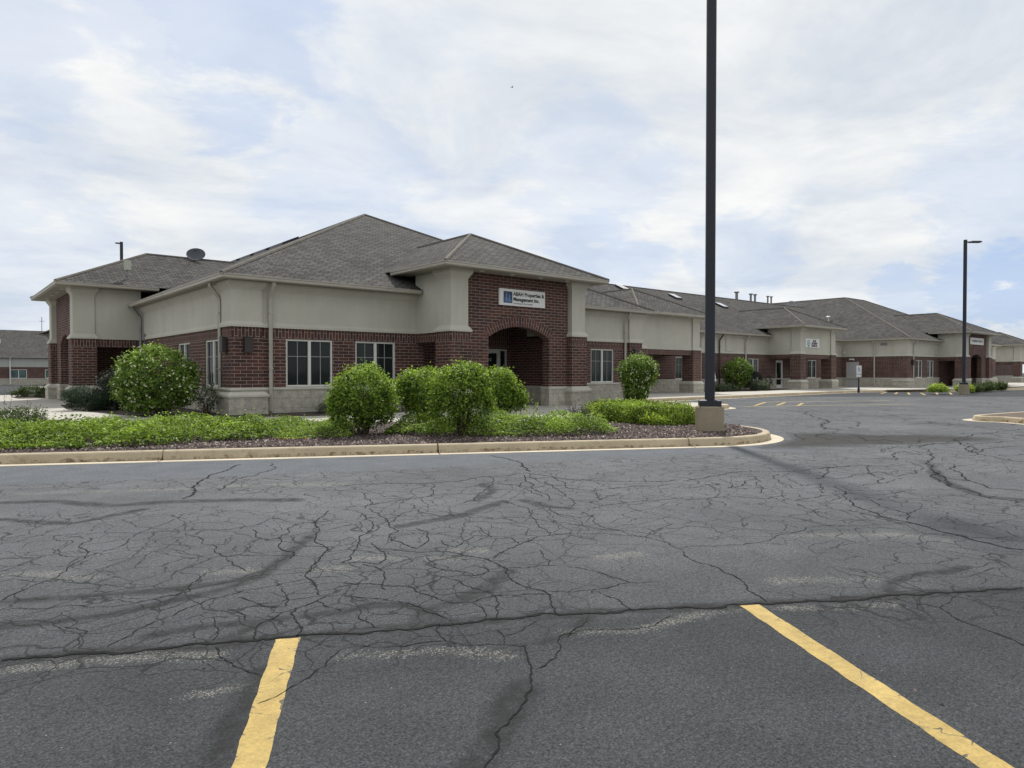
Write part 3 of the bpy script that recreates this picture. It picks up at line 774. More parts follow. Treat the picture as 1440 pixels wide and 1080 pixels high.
# ------------------------------------------------------------------ platform, curbs, beds
c0 = np.array([12.48, 9.635]); r0 = 2.54
arc = [tuple(c0 + r0 * np.array([math.cos(a), math.sin(a)])) for a in np.radians(np.linspace(-116.7, 12, 20))]
FRONT = [(-9.5, 18.07)] + arc + [(15.25, 12.0), (15.3, 13.6), (15.75, 14.5), (16.7, 14.8), (23.4, 14.8)] + \
        [(23.4 + 1.3 * math.sin(a), 16.1 - 1.3 * math.cos(a)) for a in np.radians((20, 40, 60, 80))] + [(24.75, 17.5), (24.75, 19.4), (25.2, 20.3), (26.2, 20.6), (38, 20.95), (46, 21.3), (50, 21.2), (52.2, 20.3), (56, 18.1), (60, 17.2), (68, 16.2), (80, 15.6), (110, 15.0)]
BACK = [(110, 75), (7, 75), (7, 47.5), (2.8, 47.3), (0.4, 44), (-1.5, 38), (-5, 30), (-9.5, 28)]
def flat(name, pts, z, mat):
    bm = bmesh.new(); vs = [bm.verts.new((x, y, z)) for x, y in pts]; f = bm.faces.new(vs)
    bmesh.ops.triangulate(bm, faces=[f]); bmesh.ops.recalc_face_normals(bm, faces=bm.faces)
    for q in bm.faces:
        if q.normal.z < 0: q.normal_flip()
    me = bpy.data.meshes.new(name); bm.to_mesh(me); bm.free(); return link(name, me, mat)
def offset_path(path, o):
    mb = MB(); mb.sweep(path, [(o, 0), (o, 1)])
    out = [mb.v[0][:2]]
    for k in range(0, len(mb.v), 4): out.append(mb.v[k + 1][:2])
    return out
inner = offset_path(FRONT, -0.40)
struct(flat('sidewalk', inner + BACK, 0.146, 'walk'))
def resample(path, step):
    out = [path[0]]
    for a, b in zip(path[:-1], path[1:]):
        L = math.dist(a, b); n = max(1, int(L / step))
        for k in range(1, n + 1): out.append((a[0] + (b[0] - a[0]) * k / n, a[1] + (b[1] - a[1]) * k / n))
    return out
CURB = [(-0.25, -0.03), (-0.252, 0.02), (-0.268, 0.105), (-0.278, 0.132), (-0.297, 0.148), (-0.325, 0.153), (-0.42, 0.150), (-0.43, 0.05), (-0.43, -0.03)]
PAN = [(0.0, -0.03), (0.0, 0.006), (-0.05, 0.010), (-0.246, 0.004), (-0.246, -0.03)]
def path_cut(path, cuts):
    """split a path at the given arc lengths, leaving a small open joint"""
    acc = [0.0]
    for a, b in zip(path[:-1], path[1:]): acc.append(acc[-1] + math.dist(a, b))
    def at(s):
        for i in range(len(path) - 1):
            if acc[i + 1] >= s:
                f = (s - acc[i]) / max(1e-9, acc[i + 1] - acc[i]); a, b = path[i], path[i + 1]
                return (a[0] + (b[0] - a[0]) * f, a[1] + (b[1] - a[1]) * f)
        return path[-1]
    ends = [0.0] + sorted(cuts) + [acc[-1]]; segs = []
    for k in range(len(ends) - 1):
        s0 = ends[k] + (0.012 if k else 0); s1 = ends[k + 1] - (0.012 if k < len(ends) - 2 else 0)
        segs.append([at(s0)] + [path[i] for i in range(len(path)) if s0 + 0.02 < acc[i] < s1 - 0.02] + [at(s1)])
    return segs
def curb(path, cuts, name='curb'):
    mb = MB(); mp_ = MB()
    for s in path_cut(path, cuts):
        mb.sweep(s, CURB, closed_prof=True)
        mp_.sweep(s, PAN, closed_prof=True)
    a = struct(mb.build(name, 'curb')); b = struct(mp_.build('gutter_pan', 'pan'))
    return a, b
L0 = math.dist((-9.5, 18.07), (0.82, 12.88))
cuts = [L0 - 5.5, L0 - 0.9, L0 + 2.2, L0 + 6.6, L0 + 11.35] + [L0 + 11.35 + 3.05 * k for k in range(1, 30)]
curb(FRONT, cuts)
# island at the right edge
ISL = [(28.5, 6.45), (24.8, 6.95), (23.6, 7.1), (23.1, 6.95), (22.85, 6.6), (22.6, 6.1), (21.9, 5.0), (20.2, 2.0), (18, -2)]
ISL = ISL[:2] + [tuple(np.array([23.55, 6.35]) + 0.75 * np.array([math.cos(a), math.sin(a)])) for a in np.radians((85, 110, 135, 160, 185, 205))] + [(21.95, 4.6), (20.2, 1.9), (18, -1.9)]
ISL_cuts = [3.6, 7.0, 10.1]
curb(ISL, ISL_cuts)
ISLM = offset_path(ISL, -0.40)
struct(flat('mulch_island', ISLM + [(30, -2), (30, 6.0)], 0.135, None))
bpy.data.objects['mulch_island'].data.materials.append(mat_plain('dry_mulch', (0.10, 0.075, 0.055), 0.95, 0.5, 14.0, bmp=0.8))
curb([(34, 5.9), (28.6, 6.95), (27.9, 6.9), (27.75, 6.6), (28.3, 6.1), (32, 4.4)], [])

# planting bed behind the front curb
M['mulch'] = None
m, t, p = new_mat('lava_rock_mulch')
c = obj_co(t)
vo = t.n('ShaderNodeTexVoronoi'); vo.inputs['Scale'].default_value = 26; t.l(c, vo.inputs['Vector'])
sc_ = t.n('ShaderNodeSeparateColor'); t.l(vo.outputs['Color'], sc_.inputs[0])
cc = t.ramp(sc_.outputs[0], (0.0, (0.030, 0.023, 0.021)), (0.5, (0.066, 0.050, 0.045)), (0.8, (0.105, 0.082, 0.073)), (1.0, (0.22, 0.19, 0.165)))
cc = t.mix(1.0, cc, t.ramp(t.noise(c, 2.5, 5, 0.7), (0.3, 0.7), (0.7, 1.2)), 'MULTIPLY')
t.l(cc, p.inputs['Base Color']); p.inputs['Roughness'].default_value = 0.95; p.inputs['Specular IOR Level'].default_value = 0.2
bump(t, p, t.math('SUBTRACT', 1.0, vo.outputs['Distance']), 1.0, 0.03)
M['mulch'] = m
BED_IN = [p for p in inner if p[1] < 13.8 or p[0] < 10][:24]
BED = inner[:22] + [(14.7, 13.4), (13.6, 13.6), (12.2, 13.2), (11.0, 14.4), (9.4, 15.2), (7.0, 16.6), (4.8, 18.4), (3.0, 20.8), (2.2, 22.6), (1.0, 23.4), (-9.5, 24.5)]
struct(flat('mulch_bed', BED, 0.150, 'mulch'))
# beds against the walls
struct(flat('mulch_bed', [(6.9, 21.0), (13.0, 21.0), (13.0, 19.5), (10.8, 18.6), (8.4, 18.9), (6.2, 19.9), (4.6, 21.8), (3.9, 25.5), (3.6, 27.6), (3.9, 31.6), (6.9, 31.9)], 0.150, 'mulch'))
struct(flat('mulch_bed', [(18.6, 17.1), (21.5, 16.4), (24.0, 17.2), (24.4, 20.9), (19.8, 20.9)], 0.150, 'mulch'))
struct(flat('mulch_bed', [(39.0, 25.2), (45, 25.0), (48.6, 25.6), (49.4, 28.1), (38.8, 28.1)], 0.150, 'mulch'))
struct(flat('mulch_bed', [(3.3, 40.5), (5.9, 39.8), (6.9, 46), (4.2, 46), (3.2, 43)], 0.150, 'mulch'))
struct(flat('mulch_bed', [(51.5, 20.2), (56, 18.3), (60, 17.6), (68, 16.7), (80, 16.2), (80, 17.8), (60, 19.2), (52.5, 20.7)], 0.150, 'mulch'))
# ------------------------------------------------------------------ the office building
ZF = 0.15
BLD = thing('office_building', 'long single-storey office building of dark red brick, grey stucco and brown hip roofs', 'building', (6.95, 21.0, ZF))
Z_BASE, Z_SILL, Z_SOL, Z_BR = 0.86, 0.945, 2.44, 2.76
EAVE = 4.25; PITCH_R = 0.486; PEAVE = 4.95

class Parts:
    """one mesh per part of a section of the building"""
    def __init__(s): s.d = {}
    def __getitem__(s, k):
        if k not in s.d:
            s.d[k] = MB(); s.d[k].T = s.T if hasattr(s, 'T') else Matrix.Identity(4)
        return s.d[k]
    def flush(s, names, parent):
        out = {}
        for k in list(s.d):
            kk = k.split('#')[0]
            if kk in names and s.d[k].f: out[k] = s.d[k].build(names[kk][0], names[kk][1], parent)
        return out

def facade(P, path, holes, top, ledge=True):
    u = '#f%d' % len(P.d)
    """stone base, brick and stucco bands along a path; holes = {segment: [(a0,a1,z0,z1)]}"""
    for i in range(len(path) - 1):
        h = holes.get(i, [])
        P['stone' + u].wall(path[i], path[i + 1], -0.05, Z_BASE, [(a, b, c, d) for a, b, c, d in h if c < Z_BASE], out=0.05)
        P['brick' + u].wall(path[i], path[i + 1], Z_BASE - 0.02, Z_SOL, h)
        P['brick' + u].wall(path[i], path[i + 1], Z_SOL, Z_BR, (), rot=True)
        P['stucco' + u].wall(path[i], path[i + 1], Z_BR, top)
    # sill course, broken at doors
    P['sill' + u].sweep(path, [(0.0, Z_BASE - 0.003), (0.075, Z_BASE - 0.003), (0.085, Z_BASE + 0.03), (0.075, Z_SILL - 0.02), (0.0, Z_SILL)])
    P['stucco' + u].sweep(path, [(0.0, Z_BR - 0.002), (0.055, Z_BR - 0.002), (0.055, Z_BR + 0.07), (0.004, Z_BR + 0.15)])
    P['stucco' + u].sweep(path, [(0.003, top - 0.26), (0.03, top - 0.20), (0.10, top - 0.10), (0.12, top - 0.04), (0.12, top)])

def window(p0, ang, a0, a1, z0, z1, sashes=2, munt=True, glass='glass', name='window'):
    """window in a wall that starts at p0 and runs at angle ang; frame > mullion grid and panes"""
    T = TZ(p0[0], p0[1], ang); w = 0.055
    f = MB(); f.T = T
    y0, y1 = 0.035, 0.12
    f.box(a0, a0 + w, y0, y1, z0, z1); f.box(a1 - w, a1, y0, y1, z0, z1)
    f.box(a0 + w, a1 - w, y0, y1, z1 - w, z1); f.box(a0 + w, a1 - w, y0, y1, z0, z0 + w)
    cw = (a1 - a0) / sashes
    for k in range(1, sashes):
        c = a0 + cw * k; f.box(c - 0.045, c + 0.045, y0 - 0.005, y1, z0 + w, z1 - w)
    fo = f.build(name, 'frame', BLD)
    for k in range(sashes):
        b0 = a0 + cw * k + (w if k == 0 else 0.045); b1 = a0 + cw * (k + 1) - (w if k == sashes - 1 else 0.045)
        g = MB(); g.T = T; g.box(b0 + .001, b1 - .001, 0.088, 0.10, z0 + w + .001, z1 - w - .001)
        g.build('pane', glass, fo)
        if munt:
            mu = MB(); mu.T = T; c = (b0 + b1) / 2; zm = z1 - (z1 - z0) * 0.36
            mu.box(c - .009, c + .009, 0.072, 0.087, z0 + w, z1 - w)
            mu.box(b0, c - .009, 0.072, 0.087, zm - .009, zm + .009); mu.box(c + .009, b1, 0.072, 0.087, zm - .009, zm + .009)
            mu.build('muntin', 'muntin', fo)
    return fo

def glazed_door(p0, ang, a0, a1, z1=2.30, side=0.0, number=None, frame='frame'):
    T = TZ(p0[0], p0[1], ang); z0 = ZF + 0.003
    f = MB(); f.T = T; w = 0.06
    f.box(a0 - w, a0, 0.02, 0.14, z0, z1); f.box(a1, a1 + w, 0.02, 0.14, z0, z1)
    x1 = a1 + side
    if side: f.box(x1 + w, x1 + 2 * w, 0.02, 0.14, z0, z1)
    f.box(a0 - w, x1 + (2 * w if side else w), 0.02, 0.14, z1, z1 + 0.07)
    # door leaf: stiles and rails
    s = 0.10
    f.box(a0, a0 + s, 0.05, 0.10, z0 + .01, z1); f.box(a1 - s, a1, 0.05, 0.10, z0 + .01, z1)
    f.box(a0 + s, a1 - s, 0.05, 0.10, z1 - s, z1); f.box(a0 + s, a1 - s, 0.05, 0.10, z0 + .01, z0 + 0.28)
    d = f.build('door', frame, BLD)
    g = MB(); g.T = T; g.box(a0 + s, a1 - s, 0.07, 0.085, z0 + 0.28, z1 - s)
    if side: g.box(a1 + w, x1 + w, 0.07, 0.085, z0 + 0.05, z1)
    g.build('pane', 'glass', d)
    h = MB(); h.T = T; h.tube([(a0 + 0.05, 0.05, 1.0), (a0 + 0.05, -0.02, 1.0), (a0 + 0.05, -0.02, 1.35), (a0 + 0.05, 0.05, 1.35)], 0.014, 6)
    h.build('handle', 'grey_metal', d)
    if number:
        text(number, T @ Vector(((a0 + a1) / 2 - 0.02, 0.066, z1 - 0.36)), ang, 0.17, 'white', d, 'door_number')
    return d

def text(body, loc, ang, size, mat, parent=None, name='lettering', ext=0.002, bold=0.0, align='CENTER', tilt=90):
    cu = bpy.data.curves.new(name, 'FONT'); cu.body = body; cu.size = size; cu.align_x = align; cu.align_y = 'CENTER'
    cu.extrude = ext; cu.offset = bold; cu.resolution_u = 3
    tmp = bpy.data.objects.new(name + '_tmp', cu); COL.objects.link(tmp)
    bpy.context.view_layer.update()
    dg = bpy.context.evaluated_depsgraph_get()
    me = bpy.data.meshes.new_from_object(tmp.evaluated_get(dg))
    bpy.data.objects.remove(tmp); bpy.data.curves.remove(cu)
    me.transform(Matrix.Translation(loc) @ Matrix.Rotation(ang, 4, 'Z') @ Matrix.Rotation(R(tilt), 4, 'X'))
    me.name = name
    return link(name, me, mat, parent)

GUT = [(0.0, -0.005), (0.0, -0.135), (0.07, -0.135), (0.095, -0.10), (0.10, -0.045), (0.125, -0.02), (0.125, 0.0), (0.105, 0.0), (0.10, -0.03), (0.01, -0.03)]
def gutter(mb, path, z): mb.sweep(path, [(o, z + dz) for o, dz in GUT], closed_prof=True)

def caps(mb, *lines):
    for a, b in lines: mb.tube([a, b], 0.065, 6)

def hip_roof(P, x0, x1, y0, y1, z, k):
    """hip roof over a rectangle of eaves; ridge along y"""
    h = (x1 - x0) / 2; xm = (x0 + x1) / 2; za = z + k * h
    A_, B_, C_, D_ = (x0, y0, z), (x1, y0, z), (x1, y1, z), (x0, y1, z); E_, F_ = (xm, y0 + h, za), (xm, y1 - h, za)
    r = P['roof']
    r.poly([A_, B_, E_]); r.poly([B_, C_, F_, E_]); r.poly([C_, D_, F_]); r.poly([D_, A_, E_, F_])
    caps(P['cap'], (A_, E_), (B_, E_), (E_, F_), (C_, F_), (D_, F_))
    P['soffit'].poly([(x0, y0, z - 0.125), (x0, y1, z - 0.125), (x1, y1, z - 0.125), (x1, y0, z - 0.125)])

def downspout(path_top, x, y, nx, ny, ztop, zbot=0.22, over=0.38, w=0.085, mat='trim'):
    """from the gutter back to the wall (outward normal nx,ny) and down to a boot"""
    mb = MB(); off = 0.10
    pts = [(x + nx * over, y + ny * over, ztop), (x + nx * over, y + ny * over, ztop - 0.10), (x + nx * (off + .03), y + ny * (off + .03), ztop - 0.42),
           (x + nx * off, y + ny * off, ztop - 0.52), (x + nx * off, y + ny * off, zbot + 0.30), (x + nx * off, y + ny * off, zbot)]
    mb.tube(pts[:5], 0.060, 4); mb.tube(pts[4:], 0.075, 4)
    for z in (1.5, 3.2): mb.box(x + nx * off - 0.06, x + nx * off + 0.06, y + ny * off - 0.06, y + ny * off + 0.06, z, z + 0.03)
    return mb.build('downspout', mat, BLD)

def wall_light(x, y, ang, z, w=0.24, h=0.42):
    mb = MB(); mb.T = TZ(x, y, ang)
    mb.box(-w / 2 + .04, w / 2 - .04, -0.04, 0.02, z + .08, z + h - .08)
    mb.frustum((-w / 2, w / 2, -0.17, -0.04), z, (-w / 2, w / 2, -0.17, -0.04), z + h)
    mb.box(-w / 2 - .012, w / 2 + .012, -0.182, -0.035, z + h, z + h + .025); mb.box(-w / 2 - .012, w / 2 + .012, -0.182, -0.035, z - .025, z)
    return mb.build('wall_light', 'bronze', BLD)

# ---------------- pilaster and porch pieces in local coordinates (x along the front, y into the building)
def rect(x0, x1, y0, y1, e): return (x0 - e, x1 + e, y0 - e, y1 + e)
def pilaster(P, x0, x1, y0, y1, top, e=0.0):
    r = lambda q: rect(x0, x1, y0, y1, q); u = '#%d' % len(P.d)
    P['stone'+u].frustum(r(0.12), -0.05, r(0.12), 0.65)
    P['sill'+u].frustum(r(0.125), 0.65, r(0.155), 0.665, bottom=True); P['sill'+u].frustum(r(0.155), 0.665, r(0.155), 0.725); P['sill'+u].frustum(r(0.15), 0.725, r(0.012), 0.865)
    P['pier'+u].frustum(r(0), 0.86, r(0), Z_SOL, top=False); P['pier'+u].frustum(r(0), Z_SOL, r(0), Z_BR, rot=True)
    P['stucco'+u].frustum(r(0.05), Z_BR, r(0.05), Z_BR + 0.06); P['stucco'+u].frustum(r(0.05), Z_BR + 0.06, r(-0.055), Z_BR + 0.21)
    P['stucco'+u].frustum(r(-0.055), Z_BR + 0.20, r(-0.055), top - 0.30, bottom=False, top=False)
    P['stucco'+u].frustum(r(-0.055), top - 0.30, r(-0.02), top - 0.22, bottom=False, top=False)
    P['stucco'+u].frustum(r(-0.02), top - 0.22, r(0.07), top - 0.09, bottom=False, top=False)
    P['stucco'+u].frustum(r(0.07), top - 0.09, r(0.08), top + 0.02, bottom=False)

def porch_roof(P, w, z, k, back_e, back_r, over=0.6, gut_back=None):
    x0, x1, y0 = -over, w + over, -over; h = (x1 - x0) / 2; xm = (x0 + x1) / 2; za = z + k * h
    A_, B_ = (x0, y0, z), (x1, y0, z); E_ = (xm, y0 + h, za); F_ = (xm, back_r, za)
    r = P['roof']
    r.poly([A_, B_, E_]); r.poly([B_, (x1, back_e, z), F_, E_]); r.poly([(x0, back_e, z), A_, E_, F_])
    caps(P['cap'], (A_, E_), (B_, E_), (E_, F_))
    gb = gut_back if gut_back is not None else back_e
    P['soffit'].poly([(x0, y0, z - 0.125), (x0, gb, z - 0.125), (x1, gb, z - 0.125), (x1, y0, z - 0.125)])
    gutter(P['gutter'], [(x0 + .10, gb), (x0 + .10, y0 + .10), (x1 - .10, y0 + .10), (x1 - .10, gb)], z)

PN = {'stone': ('stone_base', 'stone'), 'sill': ('sill_course', 'sill'), 'stucco': ('stucco_cladding', 'stucco'), 'roof': ('porch_roof', 'shingle'),
      'gutter': ('gutter', 'trim'), 'soffit': ('soffit', 'soffit'), 'ceil': ('porch_ceiling', 'interior'), 'can': ('soffit_light', 'white'), 'bwall': ('recess_wall', 'brick'), 'pier': ('brick_pier', 'brick'), 'beam': ('side_wall', 'brick')}
def finish_porch(P, name, label):
    root = P.d['brick'].build(name, 'brick', BLD); root['label'] = label
    out = P.flush(PN, root)
    if 'cap' in P.d: P.d['cap'].build('ridge_cap', 'cap', root)
    return root

def arched_porch(ox, oy, ang, w, d, recess, label, open_left=True, open_right=False, door=(1.2, 2.15), number=None, over=0.6, side=0.40, inner=0.45):
    P = Parts(); P.T = TZ(ox, oy, ang)
    pw, pd = 0.82, 0.88; top = PEAVE - 0.13
    for x in (0, w - pw): pilaster(P, x, x + pw, 0, pd, top)
    # arch wall between the pilasters
    ya, yb = 0.25, 0.62; xc = w / 2; hs = 1.45; zs = 2.64; rise = 0.41
    rr = (hs * hs + rise * rise) / (2 * rise); zc = zs + rise - rr; th = 0.335
    a0 = math.asin(hs / rr); n = 22
    inn = [(xc + rr * math.sin(a), zc + rr * math.cos(a)) for a in np.linspace(-a0, a0, n + 1)]
    b = P['brick']
    x0, x1 = pw, w - pw
    b.poly([(x0, ya, Z_BASE), (xc - hs, ya, Z_BASE), (xc - hs, ya, zs), (x0, ya, zs)]); b.poly([(xc + hs, ya, Z_BASE), (x1, ya, Z_BASE), (x1, ya, zs), (xc + hs, ya, zs)])
    b.poly([(x0, ya, zs), (xc - hs, ya, zs), (xc - hs, ya, top), (x0, ya, top)]); b.poly([(xc + hs, ya, zs), (x1, ya, zs), (x1, ya, top), (xc + hs, ya, top)])
    for (ax, az), (bx, bz) in zip(inn[:-1], inn[1:]):
        b.poly([(ax, ya, az), (bx, ya, bz), (bx, ya, top), (ax, ya, top)])
        b.poly([(ax, ya, az), (ax, yb, az), (bx, yb, bz), (bx, ya, bz)])
        b.poly([(ax, yb, az), (ax, yb, top), (bx, yb, top), (bx, yb, bz)])
    for s in (-1, 1):
        xj = xc + s * hs
        q = [(xj, ya, Z_BASE), (xj, yb, Z_BASE), (xj, yb, zs), (xj, ya, zs)]
        b.poly(q if s > 0 else q[::-1])
        xo = x0 if s < 0 else x1
        b.poly([(xj, yb, Z_BASE), (xo, yb, Z_BASE), (xo, yb, top), (xj, yb, top)])
        sx0, sx1 = (x0, xj + 0.0) if s < 0 else (xj - 0.0, x1)
        P['stone#j%d' % s].box(sx0 - (0.04 if s > 0 else 0), sx1 + (0.04 if s < 0 else 0), ya - 0.04, yb + 0.04, -0.05, Z_BASE - 0.08)
        P['sill#j%d' % s].box(sx0 - (0.06 if s > 0 else 0), sx1 + (0.06 if s < 0 else 0), ya - 0.065, yb + 0.06, Z_BASE - 0.08, Z_BASE + 0.01)
    # arch ring of soldier bricks, a little proud
    n2 = 27; yo = ya - 0.012
    aa = np.linspace(-a0 - 0.01, a0 + 0.01, n2 + 1)
    for i in range(n2):
        p = []
        for a, r_ in ((aa[i], rr), (aa[i + 1], rr), (aa[i + 1], rr + th), (aa[i], rr + th)): p.append((xc + r_ * math.sin(a), yo, zc + r_ * math.cos(a)))
        s0 = i * 0.105
        b.poly(p, uv=[(0.004, s0), (0.004, s0 + 0.105), (0.351, s0 + 0.105), (0.351, s0)])
        o1, o2 = (p[3], p[2]); b.poly([o1, o2, (o2[0], ya, o2[2]), (o1[0], ya, o1[2])]); b.poly([p[1], p[0], (p[0][0], ya, p[0][2]), (p[1][0], ya, p[1][2])])
    # side walls: stucco over a soldier beam, open or solid below
    for s, op in ((0, open_left), (1, open_right)):
        xi, xo = (0.10, 0.45) if s == 0 else (w - inner, w - 0.10)
        P['stucco#w%d' % s].box(xi - (0.0), xo, pd - 0.04, d + 0.0, Z_BR + 0.0, top)
        e0 = -0.05 if s == 0 else 0; e1 = 0.05 if s == 1 else 0
        P['stucco#w%d' % s].box(xi + e0, xo + e1, pd - 0.02, d, Z_BR - 0.004, Z_BR + 0.075)
        P['beam#%d' % s].box(xi, xo, pd - 0.02, d + 0.02, Z_SOL, Z_BR - 0.006, rot=True)
        if not op:
            P['beam#%d' % s].box(xi, xo, pd - 0.02, d + 0.02, 0.0, Z_SOL)
            P['stone#w'].box(xi - 0.05, xo + 0.05, pd - 0.02, d, -0.05, Z_BASE - 0.08)
            P['sill#w'].box(xi - 0.07, xo + 0.07, pd - 0.02, d, Z_BASE - 0.08, Z_BASE + 0.01)
    # recess: side walls, back wall with a door gap, ceiling
    bw = P['bwall']
    D = d + recess; xl, xr = 0.45, w - inner
    bw.wall((xl, D), (xr, D), 0.0, Z_SOL, [(door[0] - xl - .06, door[1] + side + .12 - xl, -1, 2.37)], depth=0.2)
    bw.wall((xl, D), (xr, D), Z_SOL, 3.45, (), rot=True)
    if recess > 0:
        bw.wall((xl, d), (xl, D), 0.0, 3.45); bw.wall((xr, D), (xr, d), 0.0, 3.45)
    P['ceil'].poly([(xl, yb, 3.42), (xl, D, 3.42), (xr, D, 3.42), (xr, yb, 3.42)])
    porch_roof(P, w, PEAVE, 0.485, d + 0.9, d + 5.4, over, gut_back=d + 0.55)
    for k in range(4):
        x = 1.2 + (w - 2.4) * k / 3
        P['can#%d' % k].tube([(x, -0.13, PEAVE - 0.124), (x, -0.13, PEAVE - 0.140)], 0.085, 14)
    root = finish_porch(P, 'arched_porch', label)
    q = P.T @ Vector((0, D, 0))
    glazed_door((q.x, q.y), ang, door[0], door[1], 2.28, side=side, number=number)
    return root

def post_porch(ox, oy, ang, w, d, label, backwall=None):
    """square porch on two brick piers: stucco band above, open below"""
    P = Parts(); P.T = TZ(ox, oy, ang); pw = 0.82; top = PEAVE - 0.13
    for x in (0, w - pw): pilaster(P, x, x + pw, 0, pw, top)
    # beams
    for ki, (x0, x1, y0, y1) in enumerate(((pw, w - pw, 0.14, 0.5), (0.14, 0.5, pw, d), (w - 0.5, w - 0.14, pw, d))):
        us = '#b%d' % ki
        P['stucco' + us].box(x0 - .03, x1 + .03, y0, y1, Z_BR + 0.0, top)
        P['stucco' + us].box(x0 - .02, x1 + .02, y0 - .05, y1 + .05, Z_BR - .004, Z_BR + .08)
        P['brick' if ki == 0 else 'beam' + us].box(x0 - .01, x1 + .01, y0 + .002, y1 - .002, Z_SOL + .02, Z_BR - .006, rot=True)
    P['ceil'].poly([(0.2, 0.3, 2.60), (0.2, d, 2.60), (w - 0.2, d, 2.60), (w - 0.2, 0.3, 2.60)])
    porch_roof(P, w, PEAVE - 0.08, 0.485, d + 2.2, d + 5.6, 0.6, gut_back=d + 1.1)
    for k in range(3):
        x = 1.4 + (w - 2.8) * k / 2
        P['can#%d' % k].tube([(x, -0.12, PEAVE - 0.204), (x, -0.12, PEAVE - 0.222)], 0.085, 14)
    return finish_porch(P, 'square_porch', label)

BN = {'stone': ('stone_base', 'stone'), 'brick': ('brick_wall', 'brick'), 'stucco': ('stucco_wall', 'stucco'), 'sill': ('sill_course', 'sill'), 'soffit': ('soffit', 'soffit'), 'gutter': ('gutter', 'trim')}
def finish_block(P):
    out = P.flush(BN, BLD)
    if 'roof' in P.d:
        r = P.d['roof'].build('roof', 'shingle', BLD); P.d['cap'].build('ridge_cap', 'cap', r); return r

def block(X0, X1, Y0, Y1, PXo, Pw, holesL, holesF, holesFr, porch_left=None):
    """office block: left side, front with a porch gap, right side"""
    P = Parts(); top = EAVE - 0.13
    pj, pl = 0.10, 0.80
    yb = porch_left[1] if porch_left else Y1
    # left side and front up to the porch
    path = [(X0, yb), (X0, Y0 + pl), (X0 - pj, Y0 + pl), (X0 - pj, Y0 - pj), (X0 + pl, Y0 - pj), (X0 + pl, Y0), (PXo + 0.46, Y0)]
    facade(P, path, {0: holesL, 5: holesF}, top)
    path2 = [(PXo + Pw - 0.46, Y0), (X1 - pl, Y0), (X1 - pl, Y0 - pj), (X1 + pj, Y0 - pj), (X1 + pj, Y0 + pl), (X1, Y0 + pl), (X1, Y1)]
    facade(P, path2, {0: holesFr}, top)
    # upper wall over the porch recess
    P['stucco#up'].wall((PXo + 0.40, Y0), (PXo + Pw - 0.40, Y0), Z_BR + .5, top)
    if porch_left:
        facade(P, [(X0, Y1), (X0, porch_left[0])], {}, top)
        P['stucco#up2'].wall((X0, porch_left[0]), (X0, porch_left[1]), Z_BR + .5, top)
    # larger stone plinths under the corner piers
    for ui, (a, b) in enumerate(((X0 - pj, X0 + pl), (X1 - pl, X1 + pj))):
        u = '#p%d' % ui
        r = lambda e: (a - e, b + e, Y0 - pj - e, Y0 + pl + e)
        P['stone' + u].frustum(r(0.13), -0.05, r(0.13), 0.65)
        P['sill' + u].frustum(r(0.135), 0.65, r(0.16), 0.665); P['sill' + u].frustum(r(0.16), 0.665, r(0.16), 0.725); P['sill' + u].frustum(r(0.155), 0.725, r(0.012), 0.866)
        P['stucco' + u].frustum(r(0.058), Z_BR + .0, r(0.058), Z_BR + .06); P['stucco' + u].frustum(r(0.058), Z_BR + .06, r(0.004), Z_BR + .17)
    hip_roof(P, X0 - 0.5, X1 + 0.5, Y0 - 0.5, Y1 + 0.5, EAVE, PITCH_R)
    e = 0.40
    if porch_left:
        gutter(P['gutter#1'], [(X0 - e, porch_left[1] - 0.1), (X0 - e, Y0 - e), (PXo + 0.04, Y0 - e)], EAVE)
    else:
        gutter(P['gutter#2'], [(X0 - e, Y1), (X0 - e, Y0 - e), (PXo + 0.04, Y0 - e)], EAVE)
    gutter(P['gutter#3'], [(PXo + Pw - 0.04, Y0 - e), (X1 + e, Y0 - e), (X1 + e, Y0 + 8)], EAVE)
    return finish_block(P)

# ---------------- near block
X0, X1, Y0 = 6.95, 25.5, 21.0
PX, PW = 13.15, 6.45
win_z = (Z_SILL + 0.004, Z_SOL)
sideA = [(32.5 - 27.02, 32.5 - 25.51), (32.5 - 23.82, 32.5 - 22.15)]
frontA = [(0.78, 2.34), (3.15, 4.67)]
wingA = [(22.24 - (PX + PW - .46), 23.74 - (PX + PW - .46))]
H = lambda L: [(a, b, Z_SILL, Z_SOL) for a, b in L]
roof1 = block(X0, X1, Y0, 62.0, PX, PW, H(sideA), H(frontA), H(wingA), porch_left=(39.5, 32.5))
for a, b in sideA: window((X0, 32.5), R(-90), a + .003, b - .003, *win_z)
for a, b in frontA: window((X0 + 0.80, Y0), 0, a + .003, b - .003, *win_z)
for a, b in wingA: window((PX + PW - .46, Y0), 0, a + .003, b - .003, *win_z, glass='glass_blind')
arched_porch(PX, 18.72, 0, PW, 2.28, 1.0, 'arched brick porch with the blue and white sign', True, False, door=(3.80, 4.74), number='112', side=.27, inner=1.10)
arched_porch(4.42, 39.5, R(-90), 7.0, 2.53, 0.9, 'arched brick porch at the left end wall', False, True, door=(2.2, 3.1))
downspout(None, 8.02, Y0, 0, -1, EAVE - .12)
downspout(None, X0, 21.98, -1, 0, EAVE - .12)
downspout(None, X0, 32.20, -1, 0, EAVE - .12, mat='grey_metal')
downspout(None, 24.42, Y0, 0, -1, EAVE - .12)
wall_light(X0 - 0.10, 21.35, R(-90), 2.02)
wall_light(7.30, Y0 - 0.10, 0, 2.02)
wall_light(25.0, Y0 - 0.10, 0, 2.02)
